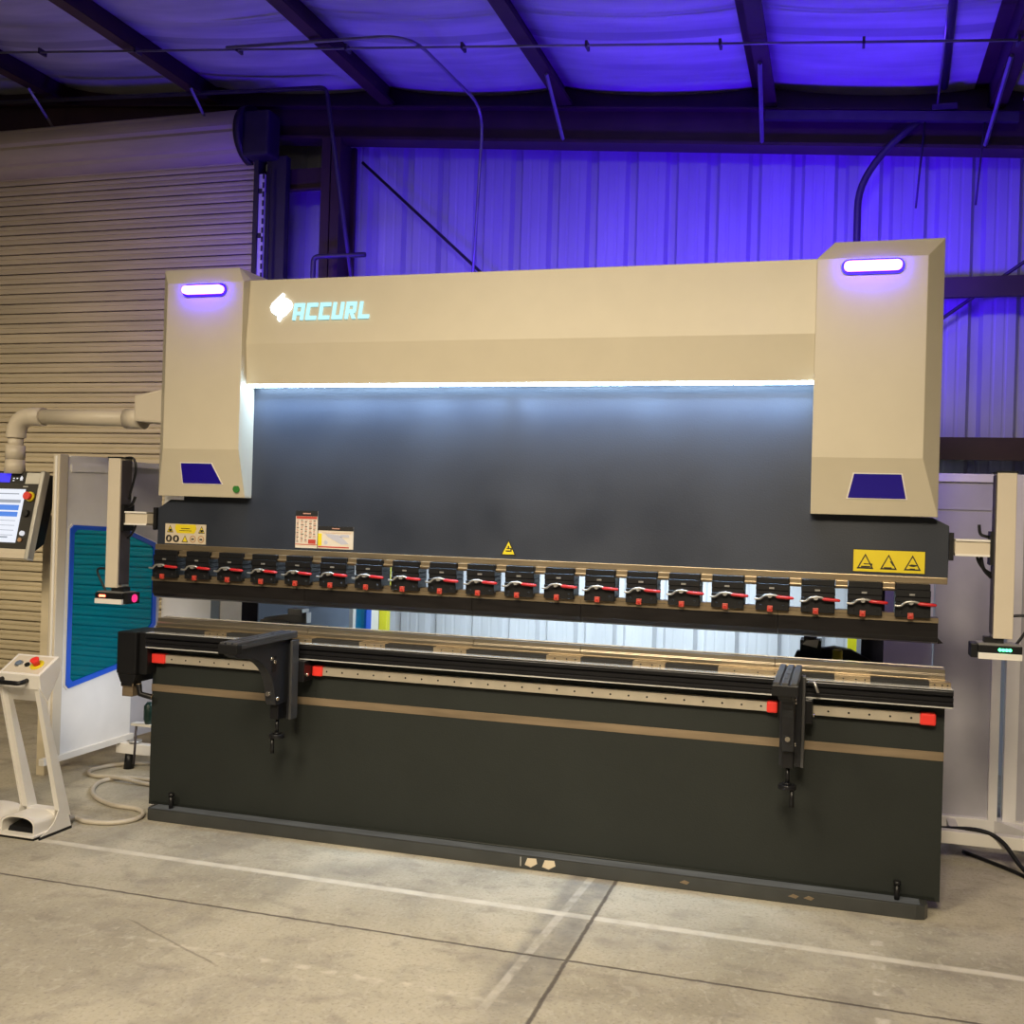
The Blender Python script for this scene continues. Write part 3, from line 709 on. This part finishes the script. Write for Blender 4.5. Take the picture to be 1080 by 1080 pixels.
# ------------------------------------------------------------------ laser guards at both ends of the ram
def laser(side, lb):
    s = side
    if s < 0: X = lambda v: v
    else: X = lambda v: 3.572 - v
    G = thing('laser_guard', lb, 'laser safety guard', (X(-.24), .05, 1.04), 'laser guards beside the ram')
    def bx(a, b, *r, mi=0):
        p, q = sorted((X(a), X(b))); return B(p, q, *r, mi=mi)
    def gp_(mb, name, m, parent=None, **k): return mb.build(name, m, parent or G, **k)
    zt = 1.752
    col = gp_(bx(-.275, -.205, .0, .035, 1.115, zt), 'column', 'arm_plastic', bevel=.003)
    gp_(bx(-.272, -.203, .035, .085, 1.115, zt), 'column_channel', 'alu', bevel=.002)
    gp_(bx(-.2035, -.200, .008, .080, 1.13, zt - .01), 'dark_groove', 'darkpipe')
    gp_(bx(-.278, -.200, -.002, .087, zt, zt + .006), 'end_cap', 'black')
    ar = bx(-.19, -.062, .025, .075, 1.428, 1.490); arm = gp_(ar, 'cross_arm', 'arm_plastic')
    gp_(bx(-.19, -.062, .018, .08, 1.484, 1.492), 'arm_ridge', 'white', parent=arm); gp_(bx(-.19, -.062, .018, .08, 1.426, 1.434), 'arm_ridge', 'white', parent=arm)
    gp_(bx(-.203, -.188, .01, .09, 1.395, 1.525), 'clamp_plate', 'black')
    bd = bx(-.305, -.150, -.03, .075, 1.062, 1.092); hd = gp_(bd, 'emitter', 'black', bevel=.003)
    gp_(bx(-.305, -.150, -.034, .07, 1.038, 1.062), 'emitter_base', 'white', parent=hd, bevel=.002)
    gp_(bx(-.150, -.125, -.02, .07, 1.040, 1.094), 'emitter_end', 'black', parent=hd, bevel=.003)
    gp_(bx(-.245, -.175, .01, .06, 1.096, 1.118), 'mount_block', 'black'); gp_(bx(-.30, -.15, -.02, .07, 1.092, 1.097), 'mount_plate', 'alu')
    xs = (-.275, -.262, -.25) if s < 0 else (-.262, -.25, -.238, -.226)
    for q in xs: gp_(MB().tube([(X(q), -.0295, 1.076), (X(q), -.033, 1.076)], .006, 8), 'indicator_led', 'redled' if s < 0 else 'greenled', parent=hd)
    if s < 0: gp_(MB().tube([(X(-.126), .03, 1.066), (X(-.122), .03, 1.066)], .020, 16), 'laser_lens', 'pinkled', parent=hd)
    gp_(MB().tube(smooth_path([(X(-.26), .04, 1.20), (X(-.33), .03, 1.205), (X(-.345), .03, 1.185), (X(-.315), .03, 1.13), (X(-.29), .03, 1.09)]), .0055, 8), 'cable', 'black')
    gp_(MB().tube(smooth_path([(X(-.215), .05, zt + .004), (X(-.17), .05, zt), (X(-.155), .05, zt - .06), (X(-.19), .06, zt - .17), (X(-.2), .06, zt - .2)]) if s < 0 else
        smooth_path([(X(-.20), .06, 1.50), (X(-.175), .05, 1.505), (X(-.155), .05, 1.515), (X(-.15), .05, 1.55)]), .006, 8), 'top_cable', 'black')
    gp_(MB().tube(smooth_path([(X(-.2), .05, 1.515), (X(-.17), .04, 1.52), (X(-.155), .04, 1.54), (X(-.145), .04, 1.565)]) if s < 0 else
        smooth_path([(X(-.16), .05, 1.425), (X(-.17), .05, 1.38), (X(-.2), .06, 1.345)]), .007, 8), 'hook_cable', 'black')
    gp_(MB().tube(smooth_path([(X(-.145), .05, 1.425), (X(-.155), .05, 1.40), (X(-.175), .055, 1.375), (X(-.2), .06, 1.36)]), .006, 8), 'lower_cable', 'black')
laser(-1, 'beige laser guard column with red lamps at the left end of the ram')
laser(1, 'beige laser guard column with green lamps at the right end of the ram')

# ------------------------------------------------------------------ side guards
GX = -.76
OPX = -1.075
g = thing('side_guard', 'white side guard with a blue-framed teal window left of the machine', 'safety guard', (GX, .6, 0))
def gpart(mb, name, m, parent=None, **k): return mb.build(name, m, parent or g, **k)
wpoly = [(.30, .55), (.30, 1.385), (.325, 1.405), (.71, 1.388), (1.0, 1.295), (1.02, 1.27), (1.02, .80), (.73, .585), (.32, .53)]
def xx(mb, poly, a, b, mi=0): return mb.prism(poly, 'x', a, b, mi)
sp = MB()
xx(sp, [(.20, .17), (.30, .17), (.30, 1.77), (.20, 1.77)], GX - .012, GX)
xx(sp, [(.30, .17), (.83, .16), (.83, .66), (.73, .585), (.32, .53), (.30, .55)], GX - .012, GX)
xx(sp, [(.30, 1.77), (.30, 1.385), (.325, 1.405), (.71, 1.388), (.72, 1.385), (.72, 1.785), (.30, 1.775)], GX - .012, GX)
xx(sp, [(.30, 1.69), (.70, 1.70), (.70, 1.735), (.30, 1.73)], GX, GX + .008)
gpart(sp, 'side_panel', 'panelwhite')
rp_ = MB(); xx(rp_, [(.83, .16), (1.06, .155), (1.06, .83), (1.02, .80), (.83, .66)], GX - .012, GX); xx(rp_, [(.72, 1.385), (1.0, 1.295), (1.06, 1.27), (1.06, 1.735), (.72, 1.745)], GX - .012, GX)
xx(rp_, [(1.02, .80), (1.06, .83), (1.06, 1.27), (1.02, 1.27)], GX - .012, GX)
gpart(rp_, 'rear_section', 'panelgrey')  # rear part of the guard sheet, coloured grey
gpart(B(GX - .01, GX + .035, .74, 1.07, 1.737, 1.768), 'top_rail', 'white')
gpart(B(GX - .03, GX + .012, .205, .27, .15, 1.78), 'front_post', 'arm_plastic', bevel=.006)
gpart(B(GX - .02, GX + .014, .155, .85, .15, .185), 'bottom_rail', 'white', bevel=.003)
gpart(B(OPX, OPX + .055, .46, .50, .0, 1.45), 'outer_post', 'slat', bevel=.004)
gpart(B(OPX + .05, GX - .008, .465, .495, .20, .24), 'post_tie', 'arm_plastic')
gpart(B(GX - .02, -.06, .74, .79, .09, .150), 'base_bar', 'white', bevel=.004)
fb = MB().tube([(GX + .05, .77, .09), (GX + .05, .77, .0)], [.022, .03], 14); gpart(fb, 'levelling_foot', 'black')
gpart(MB().tube([(GX + .09, .77, .15), (GX + .09, .77, .166)], .035, 20), 'foot_disc', 'alu')
gpart(MB().tube([(-.4, .77, .09), (-.4, .77, .0)], .02, 14), 'levelling_foot', 'black')
# window pane and its blue border
cxw = sum(p[0] for p in wpoly) / 9; czw = sum(p[1] for p in wpoly) / 9
inner = [(cxw + (a - cxw) * .915, czw + (b - czw) * .935) for a, b in wpoly]
fm = MB(); n = len(wpoly)
for i in range(n):
    j = (i + 1) % n; fm.prism([wpoly[i], wpoly[j], inner[j], inner[i]], 'x', GX + .001, GX + .012)
wf = gpart(fm, 'window_frame', 'bluetrim')
pane = MB().prism(inner, 'x', GX + .003, GX + .007); gpart(pane, 'window_pane', 'teal', parent=wf)
rim = MB()
out2 = [(cxw + (a - cxw) * 1.022, czw + (b - czw) * 1.016) for a, b in wpoly]
for i in range(n):
    j = (i + 1) % n; rim.prism([out2[i], out2[j], wpoly[j], wpoly[i]], 'x', GX, GX + .006)
gpart(rim, 'window_bead', 'white', parent=wf)

g = thing('side_guard', 'grey sheet guard on a white base frame right of the machine', 'safety guard', (4.2, 1.0, 0))
gpart(B(3.66, 3.92, 1.085, 1.10, .13, 1.755), 'back_panel', 'panelgrey')
gpart(B(3.66, 3.92, 1.078, 1.085, 1.62, 1.755), 'stiffener', 'panelgrey')
gpart(B(3.60, 4.55, 1.06, 1.11, 1.755, 1.795), 'top_rail', 'panelwhite', bevel=.003)
gpart(B(3.92, 3.962, 1.05, 1.11, .13, 1.76), 'post', 'panelwhite', bevel=.003)
gpart(B(3.985, 4.045, 1.05, 1.11, .13, 1.76), 'post', 'panelwhite', bevel=.003)
gpart(B(4.045, 4.9, 1.085, 1.10, .13, 1.755), 'outer_panel', 'panelgrey')
gpart(B(3.55, 4.9, .75, .795, .09, .148), 'front_bar', 'white', bevel=.004)
gpart(B(3.60, 4.9, 1.05, 1.115, .075, .135), 'back_bar', 'panelwhite', bevel=.004)
gpart(MB().loft([(3.95, 1.05, .08), (4.02, 1.05, .08), (4.02, 1.05, .135), (3.95, 1.05, .135)], [(4.13, .79, .09), (4.21, .79, .09), (4.21, .79, .145), (4.13, .79, .145)]), 'diagonal_brace', 'panelwhite')
gpart(B(3.735, 3.775, .79, 1.05, .10, .125), 'short_tie', 'white')
for x, y in ((4.7, .77), (4.7, 1.08), (3.5, 1.08), (3.58, .78)): gpart(MB().tube([(x, y, 0), (x, y, .10)], .022, 12), 'levelling_foot', 'black')
gpart(B(3.48, 3.62, 1.06, 1.10, .075, .12), 'frame_bracket', 'white')
gpart(B(4.86, 4.9, .40, 1.10, .09, 1.76), 'front_post', 'panelwhite')

# rear guards seen through the gap
g = thing('rear_guard', 'yellow rear guard post with teal and blue window strip seen through the gap at left', 'safety guard', (.25, 1.8, 0), 'rear guards behind the machine')
gpart(B(.235, .262, 1.60, 1.64, 0, 1.65), 'edge_post', 'white')
gpart(B(.245, .253, 1.66, 1.80, .3, 1.5), 'window_strip', 'teal'); gpart(B(.24, .258, 1.80, 1.87, .3, 1.5), 'window_frame', 'bluetrim')
gpart(B(.235, .258, 1.87, 1.98, 0, 1.65), 'rear_post', 'panelwhite'); gpart(B(.255, .31, 1.99, 2.05, 0, 1.7), 'yellow_post', 'yellowpost', bevel=.004)
gpart(B(.22, .26, 1.62, 2.0, .15, .2), 'bottom_rail', 'white')
g = thing('rear_guard', 'yellow rear guard post with white edge seen through the gap at right', 'safety guard', (3.3, 2.0, 0), 'rear guards behind the machine')
gpart(B(3.262, 3.318, 1.99, 2.05, 0, 1.7), 'yellow_post', 'yellowpost', bevel=.004); gpart(B(3.318, 3.336, 1.98, 2.05, 0, 1.7), 'white_edge', 'white')
# left back sheet closing between the guard and the frame
g = thing('back_sheet', 'pale grey back sheets seen through the gap at the far left end', 'guard sheet', (-.3, 1.1, 0))
gpart(B(-.772, -.42, 1.10, 1.115, .05, 1.74), 'sheet', 'panelwhite'); gpart(B(-.36, .16, 1.10, 1.115, .05, 1.74), 'sheet', 'panelwhite')
gpart(B(-.42, -.36, 1.09, 1.12, 0, 1.74), 'joint_post', 'alu')
g = thing('back_sheet', 'pale back sheet seen through the gap at the far right end', 'guard sheet', (3.5, 1.15, 0))
gpart(B(3.41, 3.655, 1.12, 1.135, .0, 1.74), 'sheet', 'panelwhite')

# ------------------------------------------------------------------ control panel on its swing arm
K = thing('control_panel', 'control console with lit screen hanging from an ivory pipe arm at far left', 'control panel', (-1.03, .2, 1.2))
def kp(mb, name, m, parent=None, **k): return mb.build(name, m, parent or K, **k)
kp(MB().loft([(-.235, .12, 1.945), (-.235, .30, 1.945), (-.235, .30, 2.075), (-.235, .12, 2.075)], [(-.004, .12, 1.93), (-.004, .32, 1.93), (-.004, .32, 2.12), (-.004, .12, 2.12)]), 'arm_bracket', 'arm_plastic', bevel=.012)
kp(MB().tube([(-.235, .20, 1.963), (-.335, .20, 1.963)], .052, 24), 'swivel_sleeve', 'arm_plastic')
kp(MB().tube([(-.33, .20, 1.964), (-.86, .20, 1.972)], .040, 24), 'arm_pipe', 'arm_plastic')
kp(MB().tube(fillet([(-.855, .2, 1.972), (-1.03, .2, 1.974), (-1.03, .2, 1.86)], .11, 8), .049, 24), 'elbow', 'arm_plastic')
kp(MB().tube([(-1.03, .2, 1.87), (-1.03, .2, 1.80)], .038, 24), 'drop_pipe', 'arm_plastic')
kp(MB().tube([(-1.03, .2, 1.82), (-1.03, .2, 1.745)], .048, 24), 'lower_sleeve', 'arm_plastic')
kp(MB().tube([(-1.03, .2, 1.75), (-1.03, .2, 1.67)], [.046, .052], 24), 'neck', 'arm_plastic')
# panel: local frame u (right), w (up along the tilted face), n (out of the face)
PO = Vector((-1.04, .10, 1.225)); PU = Vector((1, 0, 0)); PT = Vector((0, .20, 1.68)) - Vector((0, .10, 1.225)); PH = PT.length; PW = PT.normalized(); PN = PU.cross(PW)
PN = PN if PN.y < 0 else -PN
HW = .21
def pq(u, w_, n_): return tuple(PO + PU * u + PW * w_ + PN * n_)
def slab(m, u0, u1, w0, w1, n0, n1, mi=0):
    return m.loft([pq(u0, w0, n0), pq(u1, w0, n0), pq(u1, w1, n0), pq(u0, w1, n0)], [pq(u0, w0, n1), pq(u1, w0, n1), pq(u1, w1, n1), pq(u0, w1, n1)], mi)
hs = MB().loft([pq(-HW + .02, .10, -.11), pq(HW - .02, .10, -.11), pq(HW - .01, PH, -.11), pq(-HW + .01, PH, -.11)], [pq(-HW + .01, .02, -.012), pq(HW - .01, .02, -.012), pq(HW - .003, PH - .004, -.012), pq(-HW + .003, PH - .004, -.012)])
kp(hs, 'back_housing', 'black', bevel=.008)
face = slab(MB(), -HW, HW, 0, PH, -.015, 0); kp(face, 'face_plate', 'ink', bevel=.003)
for a, b, c_, d_ in ((-HW - .004, -HW + .018, -.004, PH + .004), (HW - .022, HW + .004, -.004, PH + .004)):
    kp(slab(MB(), a, b, c_, d_, -.03, .012), 'side_trim', 'alu', bevel=.005)
kp(slab(MB(), -HW, HW - .02, .0, .022, -.02, .012), 'bottom_trim', 'arm_plastic', bevel=.004)
kp(slab(MB(), -HW, HW - .02, .022, .052, -.02, .004), 'keyboard_lip', 'arm_plastic', bevel=.003)
kp(slab(MB(), .095, HW - .022, PH - .065, PH - .006, 0, .004), 'corner_plate', 'alu')
stb = slab(MB(), -HW + .02, .09, PH - .062, PH - .008, 0, .003, 0); stb = slab(stb, -HW + .02, -.005, PH - .060, PH - .010, .003, .004, 1)
for u in (.012, .034): 
    stb = slab(stb, u, u + .010, PH - .040, PH - .034, .003, .004, 2)
stb = slab(stb, .012, .022, PH - .052, PH - .047, .003, .004, 2)
hx_ = .066; stb.loft([pq(hx_ - .011, PH - .036, .003), pq(hx_ + .011, PH - .036, .003), pq(hx_, PH - .022, .003)], [pq(hx_ - .011, PH - .036, .004), pq(hx_ + .011, PH - .036, .004), pq(hx_, PH - .022, .004)], 2); stb = slab(stb, hx_ - .008, hx_ + .008, PH - .048, PH - .036, .003, .004, 2)
kp(stb, 'status_bar', ['black', 'barblue', 'iconwhite'])
scn = slab(MB(), -HW + .03, .105, .085, PH - .095, 0, .003, 0)
sw0, sw1 = .085, PH - .095
for a, b, u1, mi in ((.74, .80, .09, 2), (.60, .70, .085, 1), (.48, .57, .085, 1), (.40, .41, .08, 2), (.31, .32, .08, 2), (.22, .23, .08, 2), (.13, .14, .08, 2), (.08, .11, .05, 2), (.90, .92, .07, 2)):
    scn = slab(scn, -HW + .04 if mi == 1 else -.15, u1, sw0 + (sw1 - sw0) * a, sw0 + (sw1 - sw0) * b, .003, .0036, mi)
kp(scn, 'screen', ['screen', 'screenblue', 'screengrey'])
kp(slab(MB(), .085, .115, PH - .083, PH - .077, 0, .002), 'name_plate', 'alu')
def knob(u, w_, r, h, m, name, r2=None):
    return kp(MB().tube([pq(u, w_, 0), pq(u, w_, h)], [r, r2 or r], 20), name, m)
es = knob(.147, PH - .135, .026, .012, 'yellow', 'emergency_stop'); kp(MB().tube([pq(.147, PH - .135, .012), pq(.147, PH - .135, .035)], [.017, .021], 20), 'stop_button', 'cap', parent=es)
knob(.140, PH - .225, .019, .016, 'black', 'dial'); knob(.140, .135, .013, .010, 'iconwhite', 'start_button'); knob(.135, .10, .011, .010, 'tan', 'reset_button')

# ------------------------------------------------------------------ foot pedal stand
F = thing('foot_pedal_stand', 'white foot pedal stand with buttons on top at the lower left', 'pedal stand', (-.35, -.3, 0))
def fp(mb, name, m, parent=None, **k): return mb.build(name, m, parent or F, **k)
x0, x1 = -.455, -.235
leg = [(-.225, .012), (-.330, .335), (-.395, .60), (-.345, .735), (-.335, .82), (-.455, .748), (-.452, .685), (-.435, .60), (-.31, .10), (-.335, .055), (-.375, .025), (-.415, .012)]
fp(MB().prism([(-.225, .012), (-.335, .352), (-.400, .62), (-.455, .70), (-.445, .66), (-.305, .11), (-.33, .06), (-.37, .03), (-.415, .012)], 'x', x1 - .004, x1, 0).prism([(-.225, .06), (-.400, .62), (-.44, .68), (-.295, .10)], 'x', x1 - .034, x1 - .004), 'leg', 'white')
fp(MB().prism([(-.225, .012), (-.335, .352), (-.400, .62), (-.455, .70), (-.445, .66), (-.305, .11), (-.33, .06), (-.37, .03), (-.415, .012)], 'x', x0, x0 + .004).prism([(-.225, .06), (-.400, .62), (-.44, .68), (-.295, .10)], 'x', x0 + .004, x0 + .034), 'leg', 'white')
fp(MB().prism([(-.455, .748), (-.338, .820), (-.318, .765), (-.40, .62), (-.445, .685)], 'x', x0 - .004, x1 + .004), 'console', 'white', bevel=.003)
fp(B(x0 + .03, x1 - .03, -.30, -.245, .07, .10), 'cross_bar', 'white', bevel=.003)
fp(B(x1 - .006, x1 + .001, -.42, -.222, 0, .013), 'rubber_strip', 'black')
fp(B(x0 - .001, x0 + .006, -.42, -.222, 0, .013), 'rubber_strip', 'black')
def cp(u, v, n_):      # point on the sloping console top: u along x, v up the slope, n outward
    d_ = Vector((0, .117, .072)).normalized(); nn = Vector((0, -.072, .117)).normalized()
    return tuple(Vector((u, -.455, .748)) + d_ * v + nn * n_)
pl2 = MB().loft([cp(x0 + .012, .012, 0), cp(x1 - .012, .012, 0), cp(x1 - .012, .125, 0), cp(x0 + .012, .125, 0)], [cp(x0 + .012, .012, .0015), cp(x1 - .012, .012, .0015), cp(x1 - .012, .125, .0015), cp(x0 + .012, .125, .0015)])
fp(pl2, 'button_plate', 'arm_plastic')
b_ = fp(MB().tube([cp(-.395, .066, 0), cp(-.395, .066, .006)], .020, 20), 'blue_button_ring', 'alu'); fp(MB().tube([cp(-.395, .066, .006), cp(-.395, .066, .012)], .0145, 20), 'blue_button', 'slate', parent=b_)
fp(MB().tube([cp(-.345, .062, 0), cp(-.345, .062, .010)], .012, 16), 'key_switch', 'black')
b_ = fp(MB().tube([cp(-.295, .066, 0), cp(-.295, .066, .006)], .031, 24), 'stop_collar', 'yellow'); fp(MB().tube([cp(-.295, .066, .006), cp(-.295, .066, .022), cp(-.295, .066, .036)], [.014, .016, .020], 20), 'stop_button', 'cap', parent=b_)
fp(MB().tube(fillet([(-.435, -.45, .722), (-.435, -.495, .715), (-.300, -.495, .715), (-.300, -.45, .722)], .02), .0105, 12), 'handle', 'black')
# twin pedals under hoods
fp(B(-.70, -.248, -.445, -.215, 0.013, .022), 'base_plate', 'white', bevel=.002); fp(B(-.69, -.255, -.435, -.22, 0.0, .013), 'base_rubber', 'black')
def hood(a, b, yo=0):
    m = MB(); n = 14; O = []; I = []
    h = .100
    pts = [(a, .022)]; wv = b - a
    for i in range(n + 1):
        t = PI - PI * i / n; pts.append((a + wv / 2 + wv / 2 * (abs(math.cos(t)) ** .7) * (1 if math.cos(t) > 0 else -1), .062 + (h - .062) * math.sin(t)))
    pts.append((b, .022))
    ins = [(a + .006 + (x - a) * (wv - .012) / wv, min(z, z - .006) if z > .03 else .022) for x, z in pts]
    k = len(pts); y0_, y1_ = -.425 + yo, -.285 + yo
    V = [(x, y0_, z) for x, z in pts] + [(x, y1_, z) for x, z in pts] + [(x, y0_, z) for x, z in ins] + [(x, y1_, z) for x, z in ins]
    fs = []
    for i in range(k - 1): fs += [(i, i + 1, k + i + 1, k + i), (2 * k + i, 3 * k + i, 3 * k + i + 1, 2 * k + i + 1), (i, 2 * k + i, 2 * k + i + 1, i + 1), (k + i, k + i + 1, 3 * k + i + 1, 3 * k + i)]
    m.add(V, fs); ho = fp(m, 'pedal_hood', 'white')
    fp(MB().prism([(y0_ + .02, .022), (y1_, .022), (y1_, .06), (y0_ + .03, .04)], 'x', a + .02, b - .02), 'pedal', 'black', parent=ho)
hood(-.445, -.262); hood(-.67, -.475, .03)
fp(B(-.40, -.27, -.285, -.24, .022, .062), 'switch_box', 'white', bevel=.008)

# cables
pipe('pedal_cable', smooth_path([(-.25, -.24, .04), (-.30, -.13, .015), (-.22, -.15, .012), (-.10, -.13, .012), (-.03, -.055, .012), (-.045, .04, .012), (-.13, .10, .012), (-.29, .115, .012), (-.46, .20, .012), (-.575, .32, .012), (-.63, .46, .012), (-.56, .56, .012), (-.42, .575, .012), (-.15, .62, .012)], 8), .0115, 'cable',
     'thick grey cable looping over the floor from the pedal stand to the machine', 'cable')
pipe('machine_cable', smooth_path([(-.10, .50, .012), (-.37, .495, .012), (-.56, .50, .026), (-.74, .53, .012), (-.82, .57, .012), (-.845, .65, .012), (-.79, .78, .012), (-.66, .86, .012), (-.30, .93, .012)], 8), .0115, 'cable',
     'thick grey cable making the rear loop on the floor behind the pedal cable', 'cable')
pipe('black_cable', smooth_path([(3.52, .90, .10), (3.70, .83, .135), (3.85, .775, .158), (3.94, .725, .13), (4.03, .60, .04), (4.20, .35, .010), (4.5, .2, .010)], 8), .010, 'black', 'black cable draped over the white bar at the lower right', 'cable')
pipe('floor_cable', smooth_path([(3.80, .92, .010), (3.98, .72, .010), (4.15, .48, .010), (4.5, .2, .010)], 6), .009, 'black', 'black cable lying on the floor under the white bar at the lower right', 'cable')

# ------------------------------------------------------------------ lights
def area(name, loc, target, size, power, col, size_y=None, spread=PI):
    l = bpy.data.lights.new(name, 'AREA'); l.energy = power; l.color = col; l.size = size
    if size_y: l.shape = 'RECTANGLE'; l.size_y = size_y
    l.spread = spread
    o = bpy.data.objects.new(name, l); COL.objects.link(o); o.location = loc
    o.rotation_euler = (Vector(target) - Vector(loc)).to_track_quat('-Z', 'Y').to_euler()
    return o
WARM = (1., .84, .60)
area('high_bay_and_fill', (3.1, -5.4, 4.6), (2.3, -.1, .7), 1.3, 88, WARM, None, math.radians(82))
area('high_bay_and_fill', (.2, -5.2, 4.7), (1.0, -.1, .5), 1.3, 45, (1., .86, .64), None, math.radians(82))
area('high_bay_and_fill', (1.8, -2.6, 4.1), (1.8, -1.4, 0), 1.2, 25, WARM, None, math.radians(110))
area('high_bay_and_fill', (-3.3, -3.6, 3.0), (-2.6, 2.2, 1.3), 1.0, 22, (1., .82, .52), None, math.radians(62))  # added low lamp, aimed level to brighten the roller door
BLUE = (.056, .0, 1.)
for x, p, tx in ((-.40, 13, -1.2), (.5, 12, .4), (1.6, 14, 1.6), (2.6, 19, 2.7), (3.4, 30, 3.5)):
    area('blue_uplight', (x, 1.45, 2.75), (tx, 2.5, 4.0), .35, p, BLUE, .15)
for x in (1.12, 2.44): area('header_strip_lamp', (x, .028, 2.099), (x, .115, 1.80), 1.28, 9.5, (.42, .66, 1.), .02, math.radians(80))
area('rear_service_lamp', (1.8, 1.35, 1.95), (1.8, 2.45, .6), 2.4, 50, (.78, .92, 1.), .15, math.radians(120))
area('guard_fill', (.05, .60, .70), (-.76, .45, .40), .25, 2.2, (.80, .88, 1.), .25, math.radians(130))  # added unseen lamp, brightens the lower left guard panel
area('blue_spill_fill', (3.47, .75, 1.95), (3.75, 1.1, 1.0), .2, 1.6, (.2, .12, 1.), .2)  # added unseen lamp imitating blue spill on the right guard
wd = bpy.data.worlds.new('world'); sc.world = wd; wd.use_nodes = True
wd.node_tree.nodes['Background'].inputs[0].default_value = (.95, .88, .78, 1); wd.node_tree.nodes['Background'].inputs[1].default_value = .035

# ------------------------------------------------------------------ camera
yaw, pit, rol = math.radians(15.715), math.radians(.115), math.radians(1.690)
f = Vector((-math.sin(yaw) * math.cos(pit), math.cos(yaw) * math.cos(pit), math.sin(pit))); r = Vector((math.cos(yaw), math.sin(yaw), 0)); u = r.cross(f)
r2 = r * math.cos(rol) + u * math.sin(rol); u2 = -r * math.sin(rol) + u * math.cos(rol)
cam = bpy.data.cameras.new('camera'); co = bpy.data.objects.new('camera', cam); COL.objects.link(co)
Mx = Matrix(((r2.x, u2.x, -f.x), (r2.y, u2.y, -f.y), (r2.z, u2.z, -f.z))).to_4x4(); Mx.translation = Vector((3.198, -4.191, 1.55)); co.matrix_world = Mx
cam.sensor_width = 36; cam.lens = 36 * 1065.5 / 1080; cam.shift_x = -46 / 1080; cam.shift_y = -2 / 1080
cam.clip_end = 100
sc.camera = co
sc.view_settings.view_transform = 'Standard'; sc.view_settings.look = 'None'; sc.view_settings.gamma = 1; sc.view_settings.exposure = 0
sc.view_settings.use_curve_mapping = False
for o in bpy.data.objects:
    if '_org' in o: del o['_org']
